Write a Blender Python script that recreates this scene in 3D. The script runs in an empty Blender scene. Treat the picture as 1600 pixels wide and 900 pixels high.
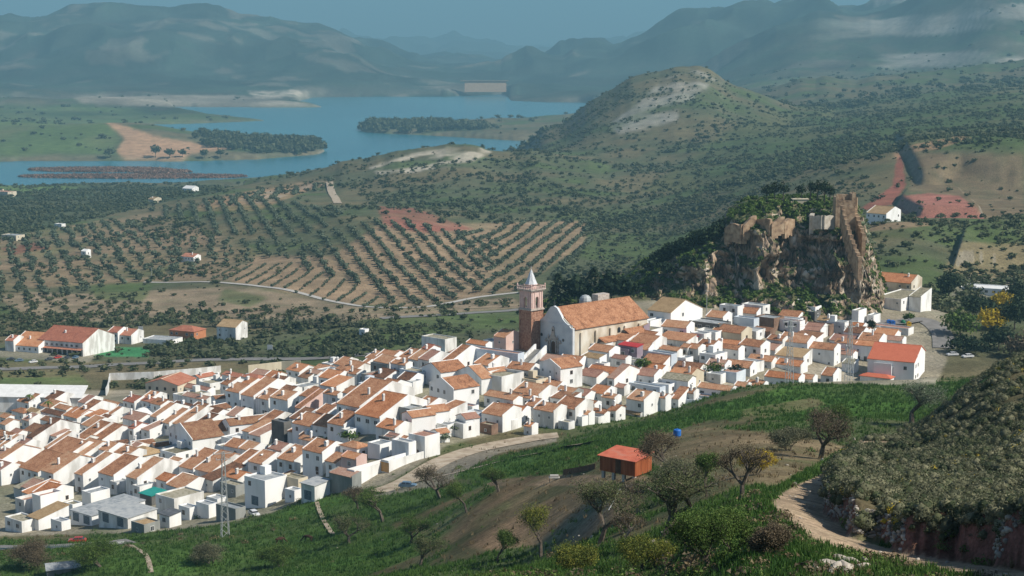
import bpy, bmesh, math, random
import numpy as np
from mathutils import Vector, Matrix
random.seed(7); RNG=np.random.default_rng(11)
PI=math.pi
scene=bpy.context.scene
COL=scene.collection
# ------------------------------------------------------------------ camera
FPX=2600.0; PITCH=math.atan(390/2600.0); CAMZ=250.0
SP,CP=math.sin(PITCH),math.cos(PITCH)
def slope(v):                      # drop per metre of forward distance seen at image row v
    return -(-FPX*SP+(450-v)*CP)/(FPX*CP+(450-v)*SP)
def azim(u,v): return (u-800)/(FPX*CP+(450-v)*SP)
def vy(Y,v): return CAMZ-Y*slope(v)
def world(u,v,Y): return (azim(u,v)*Y, Y, CAMZ-Y*slope(v))
def project(x,y,z):
    dz=z-CAMZ
    f=y*CP-dz*SP; up=y*SP+dz*CP
    return 800+FPX*x/f, 450-FPX*up/f
cd=bpy.data.cameras.new('camera'); cam=bpy.data.objects.new('camera',cd); COL.objects.link(cam)
cam.location=(0,0,CAMZ); cam.rotation_euler=(PI/2-PITCH,0,0)
cd.sensor_width=36; cd.lens=36*FPX/1600; cd.clip_start=.5; cd.clip_end=90000
scene.camera=cam
# ------------------------------------------------------------------ materials
MATS={}
def newmat(name):
    m=bpy.data.materials.new(name); m.use_nodes=True
    nt=m.node_tree; b=nt.nodes['Principled BSDF']; b.inputs['Specular IOR Level'].default_value=.2
    b.inputs['Roughness'].default_value=.85
    MATS[name]=m
    return m,nt,b
def mottle(name,cols,scale=1.0,detail=6,rough=.85,bump=0,bscale=None,spec=.2,island=False,coord='Object',stretch=None,rnd=.0,metal=0):
    """procedural colour: ramp over noise, optional per-object brightness drift and bump"""
    m,nt,b=newmat(name); N=nt.nodes; L=nt.links
    tc=N.new('ShaderNodeTexCoord'); no=N.new('ShaderNodeTexNoise'); no.inputs['Scale'].default_value=scale; no.inputs['Detail'].default_value=detail
    src=tc.outputs[coord]
    if stretch:
        mp=N.new('ShaderNodeMapping'); mp.inputs['Scale'].default_value=stretch; L.new(src,mp.inputs[0]); src=mp.outputs[0]
    L.new(src,no.inputs['Vector'])
    r=N.new('ShaderNodeValToRGB'); e=r.color_ramp.elements
    n=len(cols)
    for i,c in enumerate(cols):
        p=.32+.36*i/max(1,n-1)
        if i<2: e[i].position=p; el=e[i]
        else: el=e.new(p)
        el.color=(*c,1)
    if n==1: e[1].color=(*cols[0],1)
    fac=no.outputs['Fac']
    if rnd or island:
        add=N.new('ShaderNodeMath'); add.operation='MULTIPLY_ADD'
        if island: g=N.new('ShaderNodeNewGeometry'); s=g.outputs['Random Per Island']
        else: g=N.new('ShaderNodeObjectInfo'); s=g.outputs['Random']
        add.inputs[1].default_value=rnd or .35
        L.new(s,add.inputs[0]); 
        sub=N.new('ShaderNodeMath'); sub.operation='SUBTRACT'; sub.inputs[1].default_value=(rnd or .35)/2; L.new(fac,sub.inputs[0]); L.new(sub.outputs[0],add.inputs[2]); fac=add.outputs[0]
    L.new(fac,r.inputs[0]); L.new(r.outputs[0],b.inputs['Base Color'])
    b.inputs['Roughness'].default_value=rough; b.inputs['Specular IOR Level'].default_value=spec; b.inputs['Metallic'].default_value=metal
    if bump:
        bn=N.new('ShaderNodeTexNoise'); bn.inputs['Scale'].default_value=bscale or scale*3; bn.inputs['Detail'].default_value=5; L.new(src,bn.inputs['Vector'])
        bp=N.new('ShaderNodeBump'); bp.inputs['Strength'].default_value=1; bp.inputs['Distance'].default_value=bump; L.new(bn.outputs['Fac'],bp.inputs['Height']); L.new(bp.outputs[0],b.inputs['Normal'])
    return m
def roofmat(name,cols,fine=1):
    """clay tile roof: mottled tile-by-tile tone + rib bump"""
    m,nt,b=newmat(name); N=nt.nodes; L=nt.links
    tc=N.new('ShaderNodeTexCoord'); oi=N.new('ShaderNodeObjectInfo')
    n1=N.new('ShaderNodeTexNoise'); n1.inputs['Scale'].default_value=2.4; n1.inputs['Detail'].default_value=4; n1.inputs['Roughness'].default_value=.75
    n2=N.new('ShaderNodeTexNoise'); n2.inputs['Scale'].default_value=.45; n2.inputs['Detail'].default_value=4
    vo=N.new('ShaderNodeTexVoronoi'); vo.inputs['Scale'].default_value=3.1
    for n in (n1,n2,vo): L.new(tc.outputs['Object'],n.inputs['Vector'])
    def math_(op,a,bb,c=None):
        x=N.new('ShaderNodeMath'); x.operation=op
        for i,q in enumerate((a,bb,c)):
            if q is None: continue
            if isinstance(q,(int,float)): x.inputs[i].default_value=q
            else: L.new(q,x.inputs[i])
        return x.outputs[0]
    sep=N.new('ShaderNodeSeparateColor'); L.new(vo.outputs['Color'],sep.inputs[0])
    f=math_('MULTIPLY_ADD',n1.outputs['Fac'],.9,math_('MULTIPLY_ADD',sep.outputs[0],.30,math_('MULTIPLY_ADD',n2.outputs['Fac'],.75,math_('MULTIPLY_ADD',oi.outputs['Random'],.34,-.64))))
    r=N.new('ShaderNodeValToRGB'); e=r.color_ramp.elements; n=len(cols)
    for i,c in enumerate(cols):
        p=.1+.8*i/(n-1)
        if i<2: e[i].position=p; el=e[i]
        else: el=e.new(p)
        el.color=(*c,1)
    L.new(f,r.inputs[0]); L.new(r.outputs[0],b.inputs['Base Color'])
    wv=N.new('ShaderNodeTexWave'); wv.inputs['Scale'].default_value=1.25; wv.inputs['Distortion'].default_value=.6; wv.bands_direction='X'; L.new(tc.outputs['Object'],wv.inputs['Vector'])
    bp=N.new('ShaderNodeBump'); bp.inputs['Distance'].default_value=.07
    hh=math_('MULTIPLY_ADD',n1.outputs['Fac'],1.0,wv.outputs['Fac']); L.new(hh,bp.inputs['Height']); L.new(bp.outputs[0],b.inputs['Normal'])
    b.inputs['Roughness'].default_value=.9
    return m
roofmat('roof_terra',[(.14,.07,.042),(.36,.165,.085),(.50,.26,.145),(.56,.38,.24)])
roofmat('roof_orange',[(.26,.10,.045),(.45,.18,.08),(.56,.26,.13),(.58,.35,.20)])
roofmat('roof_brown',[(.07,.04,.03),(.17,.085,.05),(.28,.14,.08),(.36,.23,.13)])
roofmat('roof_pink',[(.22,.11,.085),(.36,.19,.14),(.42,.25,.18),(.48,.34,.26)])
roofmat('roof_ochre',[(.20,.14,.07),(.34,.23,.12),(.42,.29,.16),(.50,.38,.22)])
roofmat('roof_red',[(.24,.085,.055),(.38,.14,.085),(.46,.19,.12),(.5,.26,.17)])
roofmat('roof_bright',[(.55,.15,.08),(.60,.17,.095),(.62,.185,.10),(.64,.2,.11)])
mottle('roof_grey',[(.20,.22,.23),(.32,.34,.35),(.40,.41,.40)],.8,bump=.01,rnd=.3)
mottle('roof_moss',[(.14,.13,.09),(.24,.22,.15),(.36,.33,.25)],1.2,bump=.02,rnd=.3)
mottle('roof_white',[(.62,.62,.60),(.74,.74,.72)],.6)
mottle('roof_teal',[(.02,.22,.19),(.03,.30,.25)],.5)
mottle('roof_crimson',[(.36,.035,.04),(.46,.05,.05)],.5)
mottle('roof_dark',[(.07,.08,.09),(.14,.15,.16)],.8)
mottle('wall_white',[(.54,.53,.50),(.73,.73,.705),(.80,.80,.78),(.82,.82,.81)],.35,detail=8,bump=.01,bscale=1.5,rnd=.25,stretch=(1,1,.35))
mottle('wall_cream',[(.52,.45,.33),(.63,.56,.43)],.4,rnd=.2,stretch=(1,1,.3))
mottle('wall_blue',[(.50,.56,.62),(.62,.68,.72)],.4,rnd=.2)  # white wall with the bluish shade of unlit fronts put into the colour
mottle('wall_grey',[(.20,.21,.20),(.30,.31,.29)],.5,bump=.02,rnd=.2,stretch=(1,1,.3))
mottle('wall_dark',[(.10,.10,.095),(.17,.165,.155)],.5,bump=.02)
mottle('wall_brown',[(.16,.10,.07),(.26,.17,.12)],.6,bump=.02)
mottle('wall_pink',[(.58,.40,.35),(.66,.50,.45)],.5)
mottle('wall_red',[(.40,.07,.06),(.48,.10,.08)],.5)
mottle('wall_mauve',[(.25,.20,.24),(.34,.28,.32)],.5)
mottle('wall_orange',[(.42,.17,.08),(.5,.22,.11)],.5)
mottle('wall_plaster',[(.36,.29,.20),(.58,.52,.42),(.70,.66,.57)],.25,detail=10,bump=.02,stretch=(1,1,.5))
mottle('wall_facade',[(.48,.52,.55),(.60,.63,.65),(.66,.69,.70)],.3,detail=8)  # white plaster, slightly grey, with the front's bluish shade painted in
mottle('brick',[(.20,.10,.065),(.34,.18,.12),(.42,.26,.18)],1.3,detail=8,bump=.02)
mottle('carved_stone',[(.30,.25,.21),(.46,.40,.35),(.56,.50,.44)],1.8,detail=8,bump=.05)
mottle('pane',[(.02,.025,.03),(.05,.06,.07)],.3,rough=.2,spec=.6)
mottle('frame_white',[(.62,.62,.6),(.72,.72,.7)],1)
mottle('frame_brown',[(.10,.055,.03),(.16,.09,.05)],2)
mottle('door_brown',[(.08,.045,.03),(.14,.08,.05)],2)
mottle('door_blue',[(.05,.09,.12),(.09,.14,.18)],2,rough=.5)
mottle('door_orange',[(.48,.25,.08),(.55,.30,.10)],2)
mottle('door_green',[(.02,.16,.10),(.03,.22,.14)],2)
mottle('spire_tiles',[(.42,.45,.48),(.58,.60,.62),(.68,.7,.7)],2.5,rough=.5)
mottle('asphalt',[(.16,.155,.145),(.22,.21,.20)],.3)
mottle('concrete',[(.36,.34,.31),(.46,.44,.40)],.4)
mottle('dirt_road',[(.27,.21,.15),(.38,.31,.225),(.46,.39,.30)],.35,detail=8,bump=.03,bscale=2)
mottle('galvanised',[(.34,.36,.36),(.46,.48,.48)],2,rough=.6,metal=.3)
mottle('rubber',[(.02,.02,.02),(.03,.03,.03)],2)
mottle('metal_orange',[(.20,.055,.025),(.36,.11,.045),(.42,.15,.07)],.8,stretch=(2,2,.3),rough=.6)
mottle('metal_rust',[(.40,.10,.06),(.50,.14,.08),(.44,.20,.14)],.7,rough=.7)
mottle('plastic_blue',[(.02,.12,.42),(.03,.17,.55)],1,rough=.5)
mottle('plastic_green',[(.01,.12,.06),(.02,.17,.09)],1,rough=.5)
mottle('plastic_yellow',[(.5,.30,.02),(.6,.38,.03)],1,rough=.5)
mottle('paint_white',[(.62,.63,.63),(.70,.70,.70)],1,rough=.35,spec=.5)
mottle('paint_red',[(.36,.03,.02),(.44,.04,.03)],1,rough=.35,spec=.5)
mottle('paint_blue',[(.08,.14,.20),(.12,.19,.26)],1,rough=.35,spec=.5)
mottle('paint_dark',[(.03,.035,.04),(.05,.055,.06)],1,rough=.35,spec=.5)
mottle('horse_coat',[(.035,.02,.012),(.07,.035,.02)],3)
mottle('bark',[(.05,.04,.032),(.11,.09,.07),(.15,.13,.105)],3,bump=.03)
mottle('bark_pale',[(.16,.14,.125),(.26,.235,.21)],3,bump=.03)
def leafmat(name,cols,scale=.5,trans=.25):
    m=mottle(name,cols,scale,island=True,rnd=.45,rough=.75,spec=.15)
    nt=m.node_tree; b=nt.nodes['Principled BSDF']; out=[n for n in nt.nodes if n.type=='OUTPUT_MATERIAL'][0]
    t=nt.nodes.new('ShaderNodeBsdfTranslucent'); mx=nt.nodes.new('ShaderNodeMixShader'); mx.inputs[0].default_value=trans
    nt.links.new(b.inputs['Base Color'].links[0].from_socket,t.inputs[0])
    nt.links.new(b.outputs[0],mx.inputs[1]); nt.links.new(t.outputs[0],mx.inputs[2]); nt.links.new(mx.outputs[0],out.inputs[0])
    return m
leafmat('leaf_olive',[(.055,.072,.042),(.10,.125,.075),(.15,.18,.12)],.4)
leafmat('leaf_scrub',[(.042,.058,.028),(.078,.098,.046),(.125,.135,.07)],.15)
leafmat('leaf_pine',[(.010,.022,.012),(.022,.042,.020),(.045,.070,.032)],.3)
leafmat('leaf_green',[(.04,.075,.016),(.08,.14,.03),(.14,.20,.05)],.4)
leafmat('leaf_almond',[(.055,.075,.03),(.11,.13,.055),(.17,.18,.085)],.6)
leafmat('leaf_lime',[(.06,.085,.02),(.13,.16,.03),(.26,.25,.05)],.6)
leafmat('leaf_yellow',[(.35,.26,.02),(.50,.38,.03),(.6,.45,.06)],.6)
leafmat('leaf_heath',[(.075,.082,.048),(.14,.145,.085),(.22,.215,.13)],.25)
leafmat('leaf_russet',[(.085,.066,.042),(.14,.112,.07),(.19,.155,.10)],.5)
leafmat('leaf_grass',[(.030,.078,.016),(.058,.12,.024),(.10,.17,.04)],.12,.3)
leafmat('leaf_dry',[(.10,.075,.04),(.17,.13,.07),(.24,.19,.11)],.2)
leafmat('leaf_reed',[(.17,.09,.065),(.24,.14,.10),(.28,.18,.13)],.03)
leafmat('leaf_cactus',[(.09,.12,.07),(.15,.19,.11),(.24,.27,.19)],.5)
# ------------------------------------------------------------------ mesh helpers
def linkmesh(name,me,parent=None,mats=()):
    o=bpy.data.objects.new(name,me); COL.objects.link(o)
    for m in mats:
        if len(me.materials)<len(mats): me.materials.append(MATS[m] if isinstance(m,str) else m)
    if parent is not None: o.parent=parent
    return o
def tag(o,label=None,cat=None,group=None,kind=None):
    if label: o['label']=label
    if cat: o['category']=cat
    if group: o['group']=group
    if kind: o['kind']=kind
    return o
def empty(name,loc,rz,label,cat,group=None):
    o=bpy.data.objects.new(name,None); COL.objects.link(o); o.location=loc; o.rotation_euler=(0,0,rz); o.empty_display_size=.5
    return tag(o,label,cat,group)
class MB:
    def __init__(s): s.v=[]; s.f=[]; s.m=[]
    def add(s,vs,fs,m=0):
        n=len(s.v); s.v+=[tuple(p) for p in vs]; s.f+=[tuple(i+n for i in f) for f in fs]; s.m+=[m]*len(fs)
    def box(s,x0,x1,y0,y1,z0,z1,m=0):
        s.add([(x0,y0,z0),(x1,y0,z0),(x1,y1,z0),(x0,y1,z0),(x0,y0,z1),(x1,y0,z1),(x1,y1,z1),(x0,y1,z1)],
              [(3,2,1,0),(4,5,6,7),(0,1,5,4),(1,2,6,5),(2,3,7,6),(3,0,4,7)],m)
    def prism(s,pts,axis,a0,a1,m=0):
        """polygon pts (2D) extruded along axis; x: pts=(y,z), y: pts=(x,z), z: pts=(x,y)"""
        def P(p,a): return {'x':(a,p[0],p[1]),'y':(p[0],a,p[1]),'z':(p[0],p[1],a)}[axis]
        n=len(pts); vs=[P(p,a0) for p in pts]+[P(p,a1) for p in pts]
        fs=[tuple(range(n))[::-1],tuple(range(n,2*n))]+[(i,(i+1)%n,n+(i+1)%n,n+i) for i in range(n)]
        s.add(vs,fs,m)
    def tube(s,p0,p1,r0,r1,n=6,m=0):
        p0=Vector(p0);p1=Vector(p1);d=(p1-p0)
        if d.length<1e-6: return
        q=d.to_track_quat('Z','Y'); vs=[]
        for p,r in((p0,r0),(p1,r1)):
            for i in range(n): vs.append(p+q@Vector((r*math.cos(2*PI*i/n),r*math.sin(2*PI*i/n),0)))
        s.add(vs,[(i,(i+1)%n,n+(i+1)%n,n+i) for i in range(n)]+[tuple(range(n,2*n)),tuple(range(n))[::-1]],m)
    def lathe(s,prof,n=12,c=(0,0,0),m=0,ph=0):
        vs=[];k=len(prof)
        for r,z in prof:
            for i in range(n): vs.append((c[0]+r*math.cos(2*PI*i/n+ph),c[1]+r*math.sin(2*PI*i/n+ph),c[2]+z))
        fs=[(j*n+i,j*n+(i+1)%n,(j+1)*n+(i+1)%n,(j+1)*n+i) for j in range(k-1) for i in range(n)]
        fs+=[tuple(range(n))[::-1],tuple(range((k-1)*n,k*n))]
        s.add(vs,fs,m)
    def mesh(s,name,mats,smooth=False,fix=True):
        me=bpy.data.meshes.new(name); me.from_pydata(s.v,[],s.f)
        for m in mats: me.materials.append(MATS[m] if isinstance(m,str) else m)
        me.polygons.foreach_set('material_index',s.m)
        if fix:
            bm=bmesh.new(); bm.from_mesh(me); bmesh.ops.recalc_face_normals(bm,faces=bm.faces); bm.to_mesh(me); bm.free()
        if smooth: me.polygons.foreach_set('use_smooth',[True]*len(me.polygons))
        me.update(); return me
    def obj(s,name,mats,parent=None,smooth=False):
        if isinstance(mats,str): mats=[mats]
        o=bpy.data.objects.new(name,s.mesh(name,mats,smooth)); COL.objects.link(o)
        if parent is not None: o.parent=parent
        return o
def npmesh(name,V,F,mats,mi=None,smooth=False):
    """V (n,3), F (m,k) arrays, fixed k"""
    me=bpy.data.meshes.new(name); k=F.shape[1]
    me.vertices.add(len(V)); me.vertices.foreach_set('co',V.astype(np.float32).ravel())
    me.loops.add(F.size); me.loops.foreach_set('vertex_index',F.astype(np.int32).ravel())
    me.polygons.add(len(F)); me.polygons.foreach_set('loop_start',np.arange(0,F.size,k,dtype=np.int32)); me.polygons.foreach_set('loop_total',np.full(len(F),k,dtype=np.int32))
    for m in mats: me.materials.append(MATS[m] if isinstance(m,str) else m)
    if mi is not None: me.polygons.foreach_set('material_index',np.asarray(mi,dtype=np.int32))
    if smooth: me.polygons.foreach_set('use_smooth',np.ones(len(F),dtype=bool))
    me.update(calc_edges=True); return me
def scatter(name,temps,P,S,R,mats,mi=None,tilt=0):
    """merge templates (V,F[,mi]) at points P, scales S (n,) or (n,3), z-rotations R into one mesh"""
    Vs=[];Fs=[];Ms=[];off=0; n=len(P); S=np.asarray(S); 
    if S.ndim==1: S=np.stack([S,S,S],1)
    which=RNG.integers(0,len(temps),n)
    for t,tp in enumerate(temps):
        idx=np.where(which==t)[0]
        if len(idx)==0: continue
        V,F=tp[0],tp[1]; c=np.cos(R[idx])[:,None]; s=np.sin(R[idx])[:,None]
        X=V[None,:,:]*S[idx][:,None,:]
        x=X[:,:,0]*c-X[:,:,1]*s+P[idx,0:1]; y=X[:,:,0]*s+X[:,:,1]*c+P[idx,1:2]; z=X[:,:,2]+P[idx,2:3]
        Vs.append(np.stack([x,y,z],2).reshape(-1,3)); k=len(V)
        Fs.append((F[None]+(np.arange(len(idx))*k)[:,None,None]+off).reshape(-1,F.shape[1])); off+=k*len(idx)
        Ms.append(np.tile(tp[2] if len(tp)>2 else np.zeros(len(F),int),len(idx)))
    return npmesh(name,np.concatenate(Vs),np.concatenate(Fs),mats,np.concatenate(Ms))
def clump(n,rx=1,ry=1,rz=1,leaf=.25,zc=0,shell=.45,seed=0,up=.2,core=True):
    """foliage: n leaf triangles through an uneven ellipsoid volume (+ rough core)"""
    g=np.random.default_rng(seed); d=g.normal(size=(n,3)); d/=np.linalg.norm(d,axis=1)[:,None]
    r=(shell+(1-shell)*g.random(n)**.6)
    lob=1+.22*np.sin(3*np.arctan2(d[:,1],d[:,0])+seed)+.15*np.sin(5*d[:,2]+2*seed)
    c=d*(r*lob)[:,None]*np.array([rx,ry,rz])+np.array([0,0,zc])
    nn=d+g.normal(size=(n,3))*.6+np.array([0,0,up]); nn/=np.linalg.norm(nn,axis=1)[:,None]
    a=np.cross(nn,g.normal(size=(n,3))); a/=np.linalg.norm(a,axis=1)[:,None]; b=np.cross(nn,a)
    L=(leaf*(.6+.8*g.random(n)))[:,None]
    V=np.stack([c-a*L*.6-b*L*.4,c+a*L*.6-b*L*.4,c+b*L*.8],1).reshape(-1,3); F=np.arange(3*n).reshape(-1,3)
    if core:
        bm=bmesh.new(); bmesh.ops.create_icosphere(bm,subdivisions=1 if core is True else core,radius=1)
        iv=np.array([v.co[:] for v in bm.verts]); fi=np.array([[v.index for v in f.verts] for f in bm.faces]); bm.free()
        iv=iv*(.72*(1+.25*g.normal(size=(len(iv),1))))*np.array([rx,ry,rz])+np.array([0,0,zc])
        F=np.concatenate([F,fi+len(V)]); V=np.concatenate([V,iv])
    return V,F
# ------------------------------------------------------------------ value noise
def vnoise(x,y,seed=0):
    xi=np.floor(x).astype(np.int64); yi=np.floor(y).astype(np.int64); fx=x-xi; fy=y-yi
    fx=fx*fx*(3-2*fx); fy=fy*fy*(3-2*fy)
    def h(a,b):
        n=(a*374761393+b*668265263+seed*982451653)&0xffffffff; n=((n^(n>>13))*1274126177)&0xffffffff; n=n^(n>>16)
        return (n&0xffff)/32767.5-1
    return (h(xi,yi)*(1-fx)+h(xi+1,yi)*fx)*(1-fy)+(h(xi,yi+1)*(1-fx)+h(xi+1,yi+1)*fx)*fy
def fbm(x,y,lam,oct=5,seed=0,gain=.5):
    r=0;a=1
    for i in range(oct):
        r=r+a*vnoise(x/lam+i*17.3,y/lam-i*9.1,seed+i); lam/=2; a*=gain
    return r
def sstep(a,b,x):
    t=np.clip((x-a)/(b-a),0,1); return t*t*(3-2*t)
def inpoly(u,v,poly):
    r=np.zeros(u.shape,bool); n=len(poly)
    for i in range(n):
        x0,y0=poly[i];x1,y1=poly[(i+1)%n]
        if y0==y1: continue
        c=((y0>v)!=(y1>v))&(u<(x1-x0)*(v-y0)/(y1-y0)+x0); r^=c
    return r
def blur(M,k):
    M=M.astype(np.float32)
    for _ in range(k):
        p=np.pad(M,1,mode='edge'); M=(p[1:-1,1:-1]*2+p[:-2,1:-1]+p[2:,1:-1]+p[1:-1,:-2]+p[1:-1,2:])/6
    return M
def pchip(xk,yk,x):
    xk=np.asarray(xk,float);yk=np.asarray(yk,float);h=np.diff(xk);d=np.diff(yk)/h;m=np.zeros(len(xk))
    for i in range(1,len(xk)-1):
        if d[i-1]*d[i]>0: w1=2*h[i]+h[i-1];w2=h[i]+2*h[i-1];m[i]=(w1+w2)/(w1/d[i-1]+w2/d[i])
    m[0]=d[0];m[-1]=d[-1]
    x=np.clip(x,xk[0],xk[-1]); i=np.clip(np.searchsorted(xk,x)-1,0,len(xk)-2); t=(x-xk[i])/h[i]
    return (2*t**3-3*t**2+1)*yk[i]+(t**3-2*t**2+t)*h[i]*m[i]+(-2*t**3+3*t**2)*yk[i+1]+(t**3-t**2)*h[i]*m[i+1]
# ------------------------------------------------------------------ terrain: heights from surveyed sections (distance, ('v',row) or z)
V=lambda Y,v:(Y,vy(Y,v))
SECT={
-500:[(8,246),(30,236),(80,215),(180,172),(280,146),(330,138),(425,118),(520,112),(620,107),(700,100),(760,94),(860,90),(1000,85),(1200,76),(1500,66),(2000,42),(2500,17),(2700,6),(2800,4),(3300,3),(3500,10),(3750,22),(4000,41),(4500,30),(5500,15),(6500,20),(7500,60),(9000,90),(11000,60),(14000,60),(45000,40)],
0:[(8,246),(30,236),(80,215),(180,172),(280,146),V(330,900),V(380,858),V(425,836),(500,113),(560,109),(620,106),(700,100),V(780,577),(860,90),(1000,85),(1200,76),(1500,66),(2000,42),(2500,17),(2700,6),(2800,4),(3300,3),(3500,10),(3750,22),(4000,41),(4200,38),(4500,28),(5500,15),(6500,22),(7500,50),(9000,80),(11000,60),(14000,60),(45000,40)],
200:[(8,246),(30,236),(80,216),(180,176),(270,150),V(310,900),V(370,850),V(412,828),(470,120),(530,116),(590,113),(640,110),(700,101),V(780,572),V(860,545),V(930,515),V(1000,492),(1200,76),(1500,66),(2000,45),(2500,20),(2700,6),(2800,4),(3300,3),(3450,8),(3700,30),(3950,48),(4150,25),(4400,8),(5000,6),(5500,10),(6500,22),(7500,40),(9000,70),(11000,60),(14000,60),(45000,40)],
400:[(8,246),(30,237),(80,219),(180,184),(250,164),V(290,900),V(360,845),V(400,806),(415,130),(470,127),(530,124),(580,121),(620,116),(700,103),V(800,562),V(900,520),V(960,495),V(1050,470),V(1120,448),V(1200,430),V(1400,380),V(1700,330),(2000,64),(2300,50),(2500,28),(2800,5),(3300,3),(3550,10),(3750,14),(4000,6),(5000,4),(6500,10),(7500,30),(9000,60),(11000,60),(14000,60),(45000,40)],
600:[(8,246),(30,238),(80,221),(180,190),V(250,900),V(330,820),V(380,772),V(402,756),(450,142),(500,141),(560,136),(600,129),(640,121),(700,110),(780,101),V(900,500),V(960,487),V(1060,470),V(1200,420),V(1450,345),(1700,77),(2000,64),(2300,58),(2600,40),(3000,15),(3400,4),(5000,4),(7200,5),(7600,30),(9000,60),(11000,60),(14000,60),(45000,40)],
800:[(8,246),(30,239),(80,223),(140,204),V(180,900),V(230,830),V(260,790),V(290,752),V(340,735),V(400,710),V(450,690),(480,140),(520,144),(560,146),(600,143),(640,136),(700,120),(780,106),V(860,515),V(950,490),V(1050,465),V(1200,430),V(1400,382),(1650,76),(1900,72),(2300,72),(2700,60),(3100,40),(3600,15),(4000,4),(5000,4),(7200,5),(7600,25),(9000,60),(11000,60),(14000,60),(45000,40)],
1000:[(8,246),(25,239),(50,231),V(100,890),V(135,838),V(178,782),V(192,750),V(205,744),V(270,700),V(340,672),V(420,657),V(490,650),(520,142),(560,147),(600,150),(640,150),(700,146),(780,130),(880,112),(1000,95),V(1300,400),V(1600,348),V(2000,290),V(2400,252),(2800,75),(3300,60),(3800,20),(4200,4),(5000,4),(7200,5),(7800,30),(9000,60),(11000,60),(14000,60),(45000,40)],
1200:[(8,246),(25,240),(50,232.2),V(66,862),V(90,795),V(130,765),V(170,735),V(250,682),V(340,640),V(440,601),(465,149),(490,141),(520,139),(560,141),(600,146),(640,149),(700,148),(800,138),(950,125),V(1200,380),V(1300,345),V(1600,292),V(2000,250),V(2600,213),(3200,85),(3800,87),(4500,90),(5500,95),(6500,110),(8000,120),(11000,80),(14000,60),(45000,40)],
1400:[(8,246),(25,240),(50,232.3),(60,229.9),(75,226.2),(110,217.3),(160,206),(250,188),V(350,634),V(440,594),(470,149),(500,137.5),(530,135.5),(560,137),(600,141),(640,143),(700,141),V(760,440),V(850,400),V(950,352),V(1050,342),V(1250,331),V(1400,292),V(1550,242),(1800,133),(2300,131),(3000,128),(3800,128),(4500,130),(6000,135),(8000,140),(11000,80),(14000,60),(45000,40)],
1600:[(8,246),(25,240.5),(50,232.6),(62,229.5),(90,222),(120,214.5),(160,209.5),(200,206.5),(230,203),(300,188),(400,168),(450,157),(500,142),(530,138),(570,138),(640,140),V(720,500),V(800,452),V(850,432),(890,130),V(1000,362),V(1200,332),V(1350,312),V(1500,238),V(2000,200),V(2800,150),(3600,150),(4500,150),(6000,150),(8000,150),(11000,80),(14000,60),(45000,40)],
2200:[(8,246),(25,241),(50,234),(75,228),(120,220),(200,213),(300,198),(400,178),(500,160),(640,148),(800,140),(1000,140),(1500,150),(2800,160),(4500,160),(8000,150),(11000,80),(14000,60),(45000,40)]}
# skyline ridges: (distance, front width, back width, [(u,v)...])
RIDGES=[(10000,3000,2500,[(-600,60),(-200,70),(0,56),(60,52),(95,42),(115,32),(145,27),(180,31),(215,35),(250,38),(290,36),(325,38),(350,46),(390,58),(430,66),(470,66),(500,59),(520,62),(560,80),(620,96),(680,103),(760,106),(800,112),(900,150)]),
(14500,3500,3000,[(250,80),(380,55),(430,47),(470,53),(530,80),(640,110)]),
(21000,5000,4000,[(-200,75),(100,70),(400,75),(520,70),(560,62),(620,64),(680,70),(740,68),(800,71),(860,76),(930,72),(1000,66),(1200,60),(1800,60)]),
(9300,1900,2000,[(760,140),(790,107),(815,100),(850,97),(880,90),(905,80),(925,73),(960,78),(985,72),(1005,64),(1040,47),(1070,33),(1100,30),(1140,29),(1180,23),(1240,16),(1300,12),(1400,10),(1800,20)]),
(7400,1500,1800,[(1000,150),(1100,110),(1170,78),(1220,42),(1250,24),(1285,8),(1320,14),(1370,20),(1400,8),(1440,-14),(1520,-28),(1600,-36),(2200,-60)]),
(3200,900,500,[(790,262),(835,222),(850,204),(880,190),(905,170),(930,150),(960,136),(985,122),(1020,113),(1060,108),(1085,106),(1105,112),(1130,126),(1160,140),(1190,154),(1230,165),(1300,180),(1400,200)]),
(4600,900,900,[(1100,190),(1180,152),(1200,143),(1240,131),(1290,122),(1340,126),(1400,121),(1450,113),(1500,106),(1560,98),(1600,95),(1800,85),(2200,80)]),
(2300,420,380,[(380,290),(430,279),(480,270),(520,263),(560,252),(600,241),(650,234),(700,230),(740,230),(765,238),(800,243),(850,245),(950,262)])]
NA,NY=860,1500
ain=np.linspace(-.355,.355,NA-60); AA=np.concatenate([-.355-np.linspace(.30,.01,30),ain,.355+np.linspace(.01,.30,30)])
t=np.linspace(0,1,NY)
_k=[0,.05,.24,.53,.70,.88,.96,1.0]; _y=[8,40,200,720,2000,9000,13000,42000]
YY=np.exp(np.interp(t,_k,np.log(_y)))
lY=np.log(YY); us=sorted(SECT); acol=np.array([azim(u,450) for u in us])
prof=np.array([pchip([math.log(p[0]) for p in SECT[u]],[p[1] for p in SECT[u]],lY) for u in us])   # cols x NY
Z=np.array([pchip(acol,prof[:,j],AA) for j in range(NY)])     # NY x NA
A2,Y2=np.meshgrid(AA,YY); X2=A2*Y2
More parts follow.
